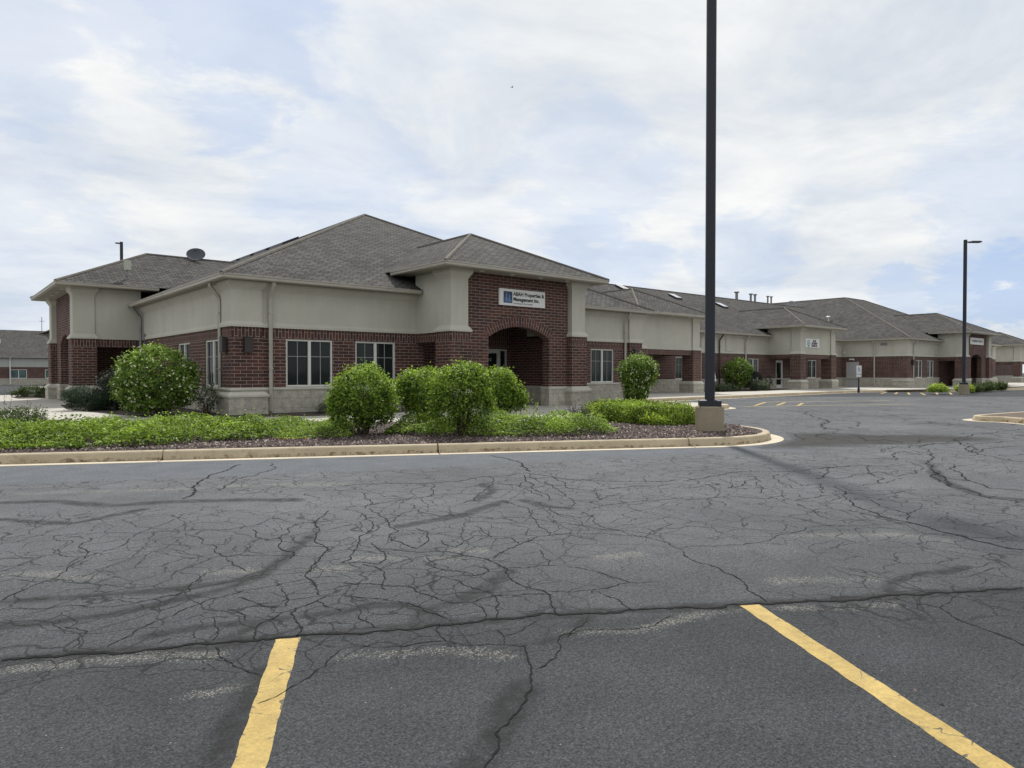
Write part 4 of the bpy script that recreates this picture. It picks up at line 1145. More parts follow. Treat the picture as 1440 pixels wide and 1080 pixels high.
# small utility box where the left downspout meets the brick
ub = MB(); ub.box(X0 - 0.09, X0, 31.75, 31.92, 2.72, 3.0); ub.box(X0 - .05, X0, 31.80, 31.88, 2.45, 2.72); ub.build('meter_box', 'grey_metal', BLD)
# dark ridge vents high on the left slope
for y in (37.8, 40.3, 42.8, 45.3):
    v = MB(); xr = 16.225
    za = lambda x: EAVE + PITCH_R * (x - 6.45)
    b0, b1 = xr - 1.05, xr - 0.10
    v.poly([(b0, y, za(b0) + .14), (b1, y, za(b1) + .14), (b1, y + 1.9, za(b1) + .14), (b0, y + 1.9, za(b0) + .14)])
    for q0, q1 in (((b0, y), (b1, y)), ((b1, y), (b1, y + 1.9)), ((b1, y + 1.9), (b0, y + 1.9)), ((b0, y + 1.9), (b0, y))):
        v.poly([(q0[0], q0[1], za(q0[0]) - .02), (q1[0], q1[1], za(q1[0]) - .02), (q1[0], q1[1], za(q1[0]) + .14), (q0[0], q0[1], za(q0[0]) + .14)])
    v.build('ridge_vent', 'solar', roof1)

# ---------------- low link between the blocks, with two square porches
LY = 28.2
P = Parts()
link_holes = [(38.0 - 25.5, 39.6 - 25.5), (46.82 - 25.5, 48.32 - 25.5), (55.95 - 25.5, 57.45 - 25.5)]
door_h = [(50.9 - 25.5 - .06, 51.85 - 25.5 + .06, -1, 2.35)]
lpath = [(25.5, LY), (62.2, LY)]
facade(P, lpath, {0: H(link_holes) + door_h}, EAVE - 0.13)
for xx in (44.2, 42.95):
    P['stucco#x%d' % int(xx)].box(xx - .35 if xx > 44 else xx - .02, xx + .35 if xx > 44 else xx + .02, LY - .05, LY + .02, Z_BR + .15, EAVE - .2)
yr = LY - 0.5 + 7.9; zr = EAVE + PITCH_R * 7.9; y2 = LY - .5 + 15.8
P['roof'].poly([(20, LY - .5, EAVE), (68, LY - .5, EAVE), (72, yr, zr), (15.5, yr, zr)])
P['roof'].poly([(68, y2, EAVE), (20, y2, EAVE), (15.5, yr, zr), (72, yr, zr)])
caps(P['cap'], ((18.4, yr, zr), (69.5, yr, zr)))
P['soffit'].poly([(26, LY - .5, EAVE - .125), (26, LY + 1, EAVE - .125), (61.9, LY + 1, EAVE - .125), (61.9, LY - .5, EAVE - .125)])
gutter(P['gutter#4'], [(26.0, LY - .4), (61.8, LY - .4)], EAVE)
P['brick'].wall((61, y2 - .5), (26, y2 - .5), 0, EAVE)
roofL = finish_block(P)
for a, b in link_holes: window((25.5, LY), 0, a + .003, b - .003, *win_z, glass='glass_blind')
glazed_door((25.5, LY), 0, door_h[0][0] + .06, door_h[0][1] - .06, 2.28, frame='white')
post_porch(30.9, 25.5, 0, 6.05, 2.72, 'square brick porch just beyond the near block')
post_porch(49.5, 25.5, 0, 5.7, 2.72, 'square brick porch with the small white sign')
for xx in (40.7, 46.36): downspout(None, xx, LY, 0, -1, EAVE - .12)
downspout(None, 42.95, LY, 0, -1, EAVE - .12, mat='bronze')
# skylights and vent pipes
def lk_z(y): return EAVE + PITCH_R * (y - (LY - .5))
for x, y in ((40.4, 35.0), (46.0, 34.3), (51.1, 33.35)):
    s = MB(); k = PITCH_R
    a, b = (x - .38, x + .38), (y - .5, y + .3)
    s.poly([(a[0], b[0], lk_z(b[0]) + .16), (a[1], b[0], lk_z(b[0]) + .16), (a[1], b[1], lk_z(b[1]) + .16), (a[0], b[1], lk_z(b[1]) + .16)])
    sk = s.build('skylight', 'white_glossy', roofL)
    c = MB()
    for q0, q1 in (((a[0], b[0]), (a[1], b[0])), ((a[1], b[0]), (a[1], b[1])), ((a[1], b[1]), (a[0], b[1])), ((a[0], b[1]), (a[0], b[0]))):
        c.poly([(q0[0], q0[1], lk_z(q0[1]) - .02), (q1[0], q1[1], lk_z(q1[1]) - .02), (q1[0], q1[1], lk_z(q1[1]) + .157), (q0[0], q0[1], lk_z(q0[1]) + .157)])
    c.build('skylight_curb', 'dark', roofL)
for x, r_ in ((58.25, .13), (60.7, .10), (61.45, .10), (63.8, .08), (64.45, .08)):
    s = MB(); s.tube([(x, 36.3, 7.4), (x, 36.3, 8.93)], r_, 10); s.tube([(x, 36.3, 8.88), (x, 36.3, 8.98)], r_ * 1.9, 10)
    s.build('vent_pipe', 'grey_metal', roofL)

# ---------------- far block
DX0, DX1, DY0 = 62.2, 85.2, 22.9
EX, EW = 69.05, 7.0
frontD = [(64.2 - DX0 - .8, 65.62 - DX0 - .8), (66.75 - DX0 - .8, 68.25 - DX0 - .8)]
sideD = [(LY - 27.85 + 0.0, LY - 26.74, -1, 2.33)]
P = Parts()
def block_far():
    P = Parts(); top = EAVE - 0.13; pj, pl = 0.10, 0.95
    path = [(DX0, LY), (DX0, DY0 + pl), (DX0 - pj, DY0 + pl), (DX0 - pj, DY0 - pj), (DX0 + pl, DY0 - pj), (DX0 + pl, DY0), (EX + .46, DY0)]
    facade(P, path, {0: sideD, 5: H([(a - .15, b - .15) for a, b in frontD])}, top)
    path2 = [(EX + EW - .46, DY0), (DX1 - pl, DY0), (DX1 - pl, DY0 - pj), (DX1 + pj, DY0 - pj), (DX1 + pj, DY0 + pl), (DX1, DY0 + pl), (DX1, 50)]
    facade(P, path2, {}, top)
    P['stucco#up'].wall((EX + .4, DY0), (EX + EW - .4, DY0), Z_BR + .5, top)
    for ui, (a, b) in enumerate(((DX0 - pj, DX0 + pl), (DX1 - pl, DX1 + pj))):
        u = '#p%d' % ui
        r = lambda e: (a - e, b + e, DY0 - pj - e, DY0 + pl + e)
        P['stone' + u].frustum(r(0.13), -0.05, r(0.13), 0.65); P['sill' + u].frustum(r(0.16), 0.66, r(0.16), 0.725); P['sill' + u].frustum(r(0.155), 0.725, r(0.012), 0.866)
    # roof with a short cross ridge over the front
    x0, x1, y0, y1 = DX0 - .5, DX1 + .5, DY0 - .5, 56.0; h = 9.75; z = EAVE; za = z + PITCH_R * h
    a, b, c, d = (x0, y0, z), (x1, y0, z), (x1, y1, z), (x0, y1, z)
    e1, e2, f2, f1 = (x0 + h, y0 + h, za), (x1 - h, y0 + h, za), (x1 - h, y1 - h, za), (x0 + h, y1 - h, za)
    r = P['roof']
    r.poly([a, b, e2, e1]); r.poly([b, c, f2, e2]); r.poly([c, d, f1, f2]); r.poly([d, a, e1, f1]); r.poly([e1, e2, f2, f1])
    caps(P['cap'], (a, e1), (b, e2), (e1, e2), (e1, f1), (e2, f2))
    P['soffit'].poly([(x0, y0, z - .125), (x0, y1, z - .125), (x1, y1, z - .125), (x1, y0, z - .125)])
    e = .40
    gutter(P['gutter#5'], [(DX0 - e, 34), (DX0 - e, DY0 - e), (EX + .04, DY0 - e)], EAVE)
    gutter(P['gutter#6'], [(EX + EW - .04, DY0 - e), (DX1 + e, DY0 - e), (DX1 + e, 34)], EAVE)
    return finish_block(P)
roofD = block_far()
for a, b in frontD: window((DX0 + .8, DY0), 0, a + .003, b - .003, *win_z)
arched_porch(EX, 20.62, 0, EW, 2.28, 1.0, 'arched brick porch on the far block', True, False, door=(1.4, 2.4))
# plain steel door in the left wall of the far block, its lamp and a small plate
dm = MB(); dm.T = TZ(DX0, LY, R(-90)); a0, a1 = .35, 1.46
dm.box(a0, a1, 0.02, 0.08, ZF + .003, 2.33)
dd = dm.build('door', 'door_grey', BLD); dd['label'] = 'plain grey steel door'
hh = MB(); hh.T = dm.T; hh.tube([(a1 - .12, 0.02, 1.12), (a1 - .12, -0.05, 1.12), (a1 - .24, -0.05, 1.12)], 0.018, 6); hh.box(a1 - .16, a1 - .08, 0.0, 0.02, 1.0, 1.24); hh.build('handle', 'grey_metal', dd)
lm = MB(); lm.T = dm.T; lm.box(.78, .98, -.10, 0.0, 2.52, 2.62); lm.tube([(.80, -.10, 2.57), (.70, -.2, 2.52)], [.05, .08], 8); lm.tube([(.96, -.10, 2.57), (1.06, -.2, 2.52)], [.05, .08], 8); lm.build('emergency_light', 'white', BLD)
lm = MB(); lm.T = dm.T; lm.tube([(.25, 0, 3.18), (.25, -.12, 3.18)], .05, 8); lm.tube([(.25, -.08, 3.22), (.25, -.26, 3.12)], [.07, .10], 10); lm.build('flood_light', 'white', BLD)
pp = MB(); pp.T = dm.T; pp.box(3.25, 3.75, -.03, 0.0, 3.78, 3.92); pp.box(3.22, 3.78, -.05, 0.0, 3.70, 3.78); pp.build('vent_hood', 'grey_metal', BLD)
downspout(None, DX0, 25.44, -1, 0, EAVE - .12)
downspout(None, 63.4, DY0, 0, -1, EAVE - .12)
downspout(None, 78.6, DY0, 0, -1, EAVE - .12)
wall_light(63.0, DY0 - .1, 0, 2.02)
v = MB(); zz = EAVE + PITCH_R * (65.85 - 61.7); v.tube([(65.85, 31.2, zz - .1), (65.85, 31.2, zz + .5)], .05, 8); v.tube([(65.85, 31.2, zz + .42), (65.85, 31.2, zz + .52)], [.22, .10], 10); v.build('roof_vent', 'white', roofD)
# link and porch beyond the far block
P = Parts(); GY_ = 30.0
facade(P, [(85.2, GY_), (125, GY_)], {}, EAVE - .13)
P['roof'].poly([(80, GY_ - .5, EAVE), (125, GY_ - .5, EAVE), (125, GY_ + 7.4, zr), (76, GY_ + 7.4, zr)])
P['roof'].poly([(125, GY_ + 15.3, EAVE), (80, GY_ + 15.3, EAVE), (76, GY_ + 7.4, zr), (125, GY_ + 7.4, zr)])
caps(P['cap'], ((80, GY_ + 7.4, zr), (125, GY_ + 7.4, zr)))
gutter(P['gutter#7'], [(85.6, GY_ - .4), (125, GY_ - .4)], EAVE)
P['stucco'].wall((125, GY_), (125, GY_ + 15), 0, EAVE)
finish_block(P)
post_porch(104.2, 25.2, 0, 6.0, 4.85, 'square brick porch at the far right end')
glazed_door((85.2, GY_), 0, 20.9, 21.9, 2.28)
# ------------------------------------------------------------------ building across the lot, far left
FB = thing('neighbouring_building', 'distant low brick building with brown roof across the lot at far left', 'building', (0, 129, -0.5))
BT = TZ(-22.0, 129.0, R(0)); zb = -0.5
P = Parts(); P.T = BT
Wd = 50.0
wins = [(27.2 + 4.4 * k, 29.3 + 4.4 * k) for k in range(5)]
wins = [(a, b) for a, b in wins]
P['stone'].wall((0, 0), (Wd, 0), zb - .3, zb + .95)
P['brick'].wall((0, 0), (Wd, 0), zb + .95, zb + 2.72, [(a, b, zb + .98, zb + 2.35) for a, b in wins])
P['stucco'].wall((0, 0), (Wd, 0), zb + 2.72, zb + 4.15)
P['sill'].box(0, Wd, -.06, 0.0, zb + .92, zb + .99)
ze, zt = zb + 4.25, zb + 8.75
P['roof'].poly([(-.5, -.5, ze), (Wd + .5, -.5, ze), (Wd - 8, 9, zt), (8, 9, zt)]); P['roof'].poly([(Wd + .5, -.5, ze), (Wd + .5, 18.5, ze), (Wd - 8, 9, zt)])
P['roof'].poly([(Wd + .5, 18.5, ze), (-.5, 18.5, ze), (8, 9, zt), (Wd - 8, 9, zt)]); P['roof'].poly([(-.5, 18.5, ze), (-.5, -.5, ze), (8, 9, zt)])
P['soffit'].poly([(-.5, -.5, ze - .1), (-.5, 18.5, ze - .1), (Wd + .5, 18.5, ze - .1), (Wd + .5, -.5, ze - .1)])
gutter(P['gutter'], [(-.4, -.4), (Wd + .4, -.4)], ze)
for k in ('brick',): P[k].wall((Wd, 0), (Wd, 18), zb, ze); P[k].wall((Wd, 18), (0, 18), zb, ze); P[k].wall((0, 18), (0, 0), zb, ze)
names = dict(BN); names['stucco'] = ('stucco_band', 'stucco_far')
P.flush(names, FB); FR = P.d['roof'].build('roof', 'shingle', FB)
for a, b in wins:
    f = MB(); f.T = BT
    for q in ((a, a + .09, zb + .98, zb + 2.35), (b - .09, b, zb + .98, zb + 2.35), ((a + b) / 2 - .05, (a + b) / 2 + .05, zb + 1.07, zb + 2.26), (a + .09, b - .09, zb + 2.26, zb + 2.35), (a + .09, b - .09, zb + .98, zb + 1.07)):
        f.box(q[0], q[1], .03, .12, q[2], q[3])
    fo = f.build('window', 'frame', FB)
    g = MB(); g.T = BT; g.box(a + .1, b - .1, .08, .1, zb + 1.08, zb + 2.25); g.build('pane', mat_glass('blinds_glass', (0.10, 0.15, 0.145)) if 'bg_glass' not in M else M['bg_glass'], fo)
d = MB(); d.T = BT; d.tube([(33.2 + -1.6, -.45, ze - .1), (31.6, -.12, ze - .5), (31.6, -.12, zb + .1)], .09, 4); d.build('downspout', 'white', FB)
v = MB(); v.T = BT; v.tube([(30.5, 4.2, zb + 5.9), (30.5, 4.2, zb + 7.0)], .22, 8); v.build('roof_vent', 'white', FR)
v = MB(); v.T = BT; v.tube([(36.6, 9, zt - .2), (36.6, 9, zt + 2.3)], .05, 6); v.tube([(36.2, 9, zt + 1.6), (37.0, 9, zt + 1.6)], .03, 6); v.build('antenna_mast', 'grey_metal', FR)

# ------------------------------------------------------------------ light poles
def light_pole(x, y, z, rz, H_, label, arm_az, arms=1, w=0.195, concrete=True, head=1.0):
    t = thing('light_pole', label, 'light pole', (x, y, z), 'parking lot light poles')
    T = TZ(x, y, rz) @ Matrix.Translation((0, 0, z))
    if concrete:
        b = MB(); b.T = T
        b.tube([(0, 0, -.1), (0, 0, .52), (0, 0, .545)], [.298, .298, .283], 40); b.build('concrete_base', 'pole_base', t)
    zb_ = .545 if concrete else 0
    p_ = MB(); p_.T = T; p_.frustum((-.222, .222, -.222, .222), zb_ + .003, (-.222, .222, -.222, .222), zb_ + .12); p_.frustum((-.222, .222, -.222, .222), zb_ + .12, (-.13, .13, -.13, .13), zb_ + .14); p_.build('base_cover', 'dark', t)
    q = MB(); q.T = T; h = w / 2; c = .022
    oc = [(-h + c, -h), (h - c, -h), (h, -h + c), (h, h - c), (h - c, h), (-h + c, h), (-h, h - c), (-h, -h + c)]
    for i in range(8):
        j = (i + 1) % 8; a, b2 = oc[i], oc[j]; q.poly([(a[0], a[1], zb_ + .13), (b2[0], b2[1], zb_ + .13), (b2[0], b2[1], H_), (a[0], a[1], H_)])
    q.poly([(a[0], a[1], H_) for a in oc]); q.build('pole', 'dark', t)
    for k in range(arms):
        hm = MB(); hm.T = Matrix.Translation((x, y, z)) @ Matrix.Rotation(arm_az + math.pi * k, 4, 'Z')
        hm.T = hm.T @ Matrix.Scale(head, 4, (1, 0, 0))
        hm.box(.08, .32, -.03, .03, H_ - .17, H_ - .10)
        hm.frustum((.28, .95, -.19, .19), H_ - .17, (.32, .88, -.15, .15), H_ - .08)
        hm.build('lamp_head', 'dark', t)
    return t
light_pole(12.71, 8.55, 0.14, R(39), 10.9, 'tall dark light pole on round concrete base at tip of planted island', R(20))
light_pole(49.5, 14.9, 0.10, R(10), 9.55, 'dark light pole beside clipped hedge in front of the far block', R(-40.15), w=0.19)
light_pole(14.6, 76.3, -0.1, R(0), 14.2, 'dark pole top showing above the roof at the left end', R(150), w=0.25, head=.55)

# ------------------------------------------------------------------ signs
def board(name, label, loc, ang, w, h, mat='white', th=0.06, cat='sign'):
    t = thing(name, label, cat, loc); t.rotation_euler = (0, 0, 0)
    b = MB(); b.T = Matrix.Translation(loc) @ Matrix.Rotation(ang, 4, 'Z')
    b.frustum((-w / 2, w / 2, -th, 0), -h / 2, (-w / 2, w / 2, -th, 0), h / 2)
    bo = b.build('sign_board', mat, t)
    return t, b.T, th
s1, T1, th = board('wall_sign', 'white company sign with dark blue square logo above the brick arch', (16.45, 18.955, 4.07), 0, 2.18, 0.585)
lg = MB(); lg.T = T1; lg.box(-.90, -.50, -th - .008, -th - .001, -.205, .20); logo = lg.build('logo', 'navy', s1)
lg = MB(); lg.T = T1
for (xa, xb, top_) in ((-.86, -.81, .02), (-.80, -.74, .15), (-.73, -.67, -.02), (-.66, -.60, .10), (-.59, -.54, -.06)):
    lg.poly([(xa, -th - .012, -.17), (xb, -th - .012, -.17), (xb, -th - .012, top_ - .05), (xa, -th - .012, top_)])
lg.build('logo_towers', 'steel_blue', logo)
yy = -th - 0.004
text('ABAH Properties &', T1 @ Vector((-.455, yy, .125)), 0, .185, 'black_text', s1, 'lettering', bold=.006, align='LEFT')
text('Management Inc.', T1 @ Vector((-.455, yy, -.06)), 0, .185, 'black_text', s1, 'lettering', bold=.006, align='LEFT')
text('Your Property Our Priority', T1 @ Vector((-.455, yy, -.205)), 0, .082, 'navy', s1, 'lettering', align='LEFT')
s2, T2, th = board('wall_sign', 'small white sign with teal round emblem and three black lines on second square porch', (51.45, 25.635, 3.62), 0, 2.15, .66)
em = MB(); em.T = T2; ce = (-.62, -.01)
for k in range(20):
    a, b = 2 * math.pi * k / 20, 2 * math.pi * (k + 1) / 20
    em.poly([(ce[0] + r_ * math.cos(q), -th - .006, ce[1] + r_ * math.sin(q)) for r_, q in ((.16, a), (.16, b), (.24, b), (.24, a))])
em.poly([(ce[0] - .05, -th - .006, ce[1] - .29), (ce[0] + .05, -th - .006, ce[1] - .29), (ce[0] + .03, -th - .006, ce[1] - .1), (ce[0] - .03, -th - .006, ce[1] - .1)])
em.poly([(ce[0] - .09, -th - .006, ce[1] - .06), (ce[0] + .09, -th - .006, ce[1] - .06), (ce[0] + .09, -th - .006, ce[1] + .07), (ce[0] - .09, -th - .006, ce[1] + .07)])
em.build('emblem', 'teal', s2)
for ln, zz_ in (('BLUE', .17), ('ARTESIAN', -.02), ('SURGICAL', -.20)):
    text(ln, T2 @ Vector((.30, -th - .004, zz_)), 0, .20, 'black_text', s2, 'lettering', bold=.012)
s3, T3, th = board('wall_sign', 'pale sign with one line of dark letters above the far arched porch', (EX + EW / 2 - .1, 20.85, 4.2), 0, 3.6, .60)
text('STONEBRIDGE DENTISTS', T3 @ Vector((0, -th - .004, 0)), 0, .26, 'black_text', s3, 'lettering', bold=.006)

def isa(mb, z, s):
    """wheelchair symbol facing local -y"""
    y = -0.004
    def disk(cx, cz, r): mb.poly([(cx + r * math.cos(a), y, cz + r * math.sin(a)) for a in np.linspace(0, 2 * math.pi, 13)[:-1]])
    disk(-.05 * s, z + .36 * s, .07 * s)
    for k in range(12):
        a, b = R(100 + 20 * k), R(120 + 20 * k)
        mb.poly([(r_ * math.cos(q) * s, y, z + (-.08 + r_ * math.sin(q)) * s) for r_, q in ((.20, a), (.20, b), (.26, b), (.26, a))])
    for q in (((-.07, .28), (.0, .28), (.0, -.05), (-.07, -.05)), ((-.0, .13), (.16, .13), (.16, .07), (-.0, .07)), ((-.03, .02), (.18, .02), (.18, -.05), (-.03, -.05)), ((.12, -.03), (.19, -.03), (.27, -.30), (.20, -.30))):
        mb.poly([(x_ * s, y, z + z_ * s) for x_, z_ in q])
def parking_sign(x, y, ang, tilt, label, hz=1.05):
    t = thing('parking_sign', label, 'sign', (x, y, .15))
    p_ = MB(); p_.T = TZ(x, y, ang); p_.box(-.03, .03, -.03, .03, .1, hz + .2); p_.tube([(0, 0, .1), (0, 0, .42)], .075, 8); p_.build('post', 'dark', t)
    T = TZ(x, y, ang) @ Matrix.Translation((0, 0, hz)) @ Matrix.Rotation(tilt, 4, 'Y')
    b = MB(); b.T = T; b.box(-.155, .155, -.045, -.032, .30, .84); pl = b.build('sign_plate', 'white', t)
    i_ = MB(); i_.T = T @ Matrix.Translation((0, -.047, 0)); isa(i_, .60, .36); i_.build('wheelchair_symbol', 'isa_blue', pl)
    b = MB(); b.T = T; b.box(-.155, .155, -.045, -.032, .10, .27); pl2 = b.build('fine_plate', 'white', t)
    return t
parking_sign(36.4, 24.2, R(-45), R(-9), 'leaning disabled parking sign partly hidden behind the near light pole', .75)
parking_sign(45.9, 19.75, R(-48), 0.0, 'upright disabled parking sign on black post before grey steel door', 1.0)

# ------------------------------------------------------------------ dishes and aerial
M['slate'] = mat_plain('slate_grey_paint', (0.085, 0.09, 0.10), 0.75, 0.1, 5.0, spec=0.2)
def dish(loc, r, az, el, label, mat='grey_metal', legs=True):
    t = thing('satellite_dish', label, 'satellite dish', loc)
    T = Matrix.Translation(Vector(loc) + Vector((0, 0, r * .72))) @ Matrix.Rotation(az, 4, 'Z') @ Matrix.Rotation(R(90) - el, 4, 'Y')
    b = MB(); b.T = T; n, kk = 24, 5
    for i in range(kk):
        for j in range(n):
            def pt(a_, b_, o=0): q = 2 * math.pi * b_ / n; rr_ = r * a_ / kk; return (rr_ * math.cos(q), rr_ * math.sin(q), .22 * r * (a_ / kk) ** 2 + o)
            q4 = [pt(i, j), pt(i + 1, j), pt(i + 1, j + 1), pt(i, j + 1)]
            if i == 0: q4 = [q4[0], q4[1], q4[2]]
            b.poly(q4)
            q4 = [pt(i, j, -.02), pt(i, j + 1, -.02), pt(i + 1, j + 1, -.02), pt(i + 1, j, -.02)]
            if i == 0: q4 = q4[1:]
            b.poly(q4)
    for j in range(n): b.poly([pt(kk, j), pt(kk, j, -.02), pt(kk, j + 1, -.02), pt(kk, j + 1)])
    b.build('dish', mat, t)
    f = MB(); f.T = T; f.tube([(-.9 * r, 0, .18 * r), (-.35 * r, 0, .75 * r), (0, 0, .8 * r)], .018, 6); f.tube([(0, 0, .72 * r), (0, 0, .9 * r)], .05, 8); f.build('feed_arm', mat, t)
    m_ = MB(); c_ = Vector(loc)
    m_.tube([c_ + Vector((0, 0, -.1)), c_ + Vector((0, 0, r * .70))], .035, 8)
    for a in (0, 2.1, 4.2): m_.tube([c_ + Vector((.35 * math.cos(a), .35 * math.sin(a), -.12)), c_ + Vector((0, 0, r * .5))], .018, 6)
    m_.build('mount', 'grey_metal', t)
    return t
dish((10.1, 35.9, 6.80), .43, R(-112), R(40), 'grey satellite dish on the ridge at the left end of the roof', 'slate')
dish((70.0, 37.1, 8.15), .5, R(215), R(35), 'grey satellite dish on the roof slope behind the second square porch')
t = thing('panel_antenna', 'small pale panel antenna on a short mast above the left porch eave', 'antenna', (6.45, 32.6, 5.2))
a = MB(); a.tube([(6.45, 32.6, 5.15), (6.45, 32.6, 5.72)], .028, 6); a.tube([(6.45, 32.95, 5.35), (6.45, 32.6, 5.55)], .018, 6); a.build('mast', 'grey_metal', t)
a = MB(); a.T = Matrix.Translation((6.45, 32.55, 5.88)) @ Matrix.Rotation(R(-20), 4, 'Z'); a.box(-.13, .13, -.05, .02, -.20, .20); a.build('panel', mat_plain('pale_panel', (.42, .44, .36), .5, .05), t)

# a bird far up in the sky
t = MB(); bo = Vector((24.8, 29.4, 17.1)); t.T = Matrix.Translation(bo) @ Matrix.Scale(.6, 4)
t.tube([(-.13, 0, 0), (-.06, 0, .012), (.05, 0, .015), (.13, 0, 0)], [.008, .035, .04, .008], 8)
t.poly([(-.03, 0, .03), (.05, 0, .03), (.0, .19, .09), (-.05, .16, .085)]); t.poly([(.05, 0, .03), (-.03, 0, .03), (-.05, -.16, .085), (.0, -.19, .09)])
t.poly([(-.10, -.01, .01), (-.10, .01, .01), (-.19, .04, .005), (-.19, -.04, .005)])
tag(t.build('bird', 'bronze'), 'tiny dark bird flying high in the cloudy sky', 'bird')

# ------------------------------------------------------------------ plants
def leaf_mesh(name, Pts, Nrm, size, aspect=0.5, fold=0.12, rnd=None, droop=None):
    n = len(Pts); Pts = np.asarray(Pts, float); Nrm = np.asarray(Nrm, float)
    Nrm /= np.linalg.norm(Nrm, axis=1, keepdims=True) + 1e-9
    t = rng.normal(size=(n, 3)) if droop is None else droop + 0.35 * rng.normal(size=(n, 3))
    t -= Nrm * np.sum(t * Nrm, 1, keepdims=True); t /= np.linalg.norm(t, axis=1, keepdims=True) + 1e-9
    b = np.cross(Nrm, t); s = np.asarray(size, float).reshape(-1, 1) * np.ones((n, 1))
    V = np.empty((n, 4, 3)); V[:, 0] = Pts - t * s * .5; V[:, 2] = Pts + t * s * .5 - Nrm * s * fold
    V[:, 1] = Pts + b * s * aspect * .5 + Nrm * s * fold; V[:, 3] = Pts - b * s * aspect * .5 + Nrm * s * fold
    me = bpy.data.meshes.new(name)
    me.vertices.add(n * 4); me.vertices.foreach_set('co', V.astype(np.float32).ravel())
    me.loops.add(n * 4); me.loops.foreach_set('vertex_index', np.arange(n * 4, dtype=np.int32))
    me.polygons.add(n); me.polygons.foreach_set('loop_start', (np.arange(n) * 4).astype(np.int32)); me.polygons.foreach_set('loop_total', np.full(n, 4, np.int32))
    me.update(calc_edges=True)
    at = me.attributes.new('rnd', 'FLOAT', 'FACE'); at.data.foreach_set('value', (rng.random(n) if rnd is None else np.clip(rnd, 0, 1)).astype(np.float32))
    return me
def lumpy(dirs, k, amp):
    return 1 + amp * (np.sin(dirs[:, 0] * 4.1 + k) * np.sin(dirs[:, 1] * 3.7 + 2 * k) + .6 * np.sin(dirs[:, 2] * 6.3 + 3 * k + dirs[:, 0] * 5) + .5 * np.sin(dirs[:, 1] * 9 + dirs[:, 2] * 7 + k))
def crown(lumps, n, sigma=.07, amp=.07, shell=.78, seed=0, zmin=None, thin=0.0):
    """leaf positions clumped on twig tips near the surface of overlapping ellipsoids"""
    L = np.array(lumps, float); area = (L[:, 3] * L[:, 4] + L[:, 4] * L[:, 5] + L[:, 3] * L[:, 5]); area /= area.sum()
    per = 16; nt = int(n / per * 1.5); P_, N_ = [], []
    k = rng.choice(len(L), nt, p=area); d = rng.normal(size=(nt, 3)); d /= np.linalg.norm(d, axis=1, keepdims=True)
    rr = (shell + (1 - shell) * rng.random(nt) ** .6) * lumpy(d, seed, amp)
    rr = np.where(rng.random(nt) < .10, rr * rng.uniform(1.02, 1.12, nt), rr)
    hole = np.sin(d[:, 0] * 5.3 + seed * 1.3) * np.sin(d[:, 1] * 4.7 + seed) * np.sin(d[:, 2] * 5.9 + 2.1 * seed)
    c = L[k, :3] + d * L[k, 3:] * rr[:, None]
    keep = (hole < .34) | (rng.random(nt) < .25)
    for j in range(len(L)):
        q = (c - L[j, :3]) / L[j, 3:]; keep &= (np.linalg.norm(q, axis=1) > .62) | (k == j)
    if zmin is not None: keep &= c[:, 2] > zmin
    if thin:
        lo = c[:, 2].min(); hi = c[:, 2].max(); f = (c[:, 2] - lo) / (hi - lo); keep &= rng.random(nt) < np.clip(.35 + f / thin, 0, 1)
    c, d = c[keep], d[keep]
    c2 = np.repeat(c, per, 0); d2 = np.repeat(d, per, 0)
    p = c2 + rng.normal(size=c2.shape) * sigma
    nrm = d2 * .6 + np.array([0, 0, .5]) + rng.normal(size=d2.shape) * .7
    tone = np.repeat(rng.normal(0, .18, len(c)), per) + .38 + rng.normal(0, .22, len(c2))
    tone = tone + .34 * np.clip(d2[:, 2], 0, 1) * (np.linalg.norm(p - c2, axis=1) > sigma * 1.1)     # sunlit crown tops painted into the leaf colour: upper outer leaves paler
    if zmin is not None: p[:, 2] = np.maximum(p[:, 2], zmin * .6)
    return p, nrm, tone
M['leaf_lilac'] = mat_leaf('leaf_lilac', (0.014, 0.038, 0.009), (0.31, 0.45, 0.072), .34)
M['leaf_viburnum'] = mat_leaf('leaf_viburnum', (0.012, 0.034, 0.010), (0.25, 0.38, 0.065), .30)
M['leaf_cover'] = mat_leaf('leaf_cover', (0.018, 0.046, 0.011), (0.33, 0.475, 0.080), .36)
M['leaf_hedge'] = mat_leaf('leaf_hedge', (0.038, 0.085, 0.018), (0.44, 0.58, 0.10), .36)
M['leaf_juniper'] = mat_leaf('leaf_juniper', (0.010, 0.024, 0.012), (0.032, 0.062, 0.026), .12, .6)
M['leaf_dark'] = mat_leaf('leaf_dark', (0.014, 0.022, 0.016), (0.055, 0.065, 0.050), .18)
M['leaf_grey'] = mat_leaf('leaf_grey', (0.045, 0.065, 0.038), (0.13, 0.16, 0.095), .25)
M['leaf_olive'] = mat_leaf('leaf_olive', (0.03, 0.05, 0.016), (0.10, 0.14, 0.05), .3)
M['spike_purple'] = mat_leaf('spike_purple', (0.035, 0.028, 0.04), (0.115, 0.085, 0.12), .2)
M['petal_white'] = mat_leaf('petal_white', (0.60, 0.60, 0.42), (0.80, 0.80, 0.62), .2)
M['leaf_rust'] = mat_leaf('leaf_rust', (0.20, 0.07, 0.03), (0.36, 0.16, 0.06), .2)

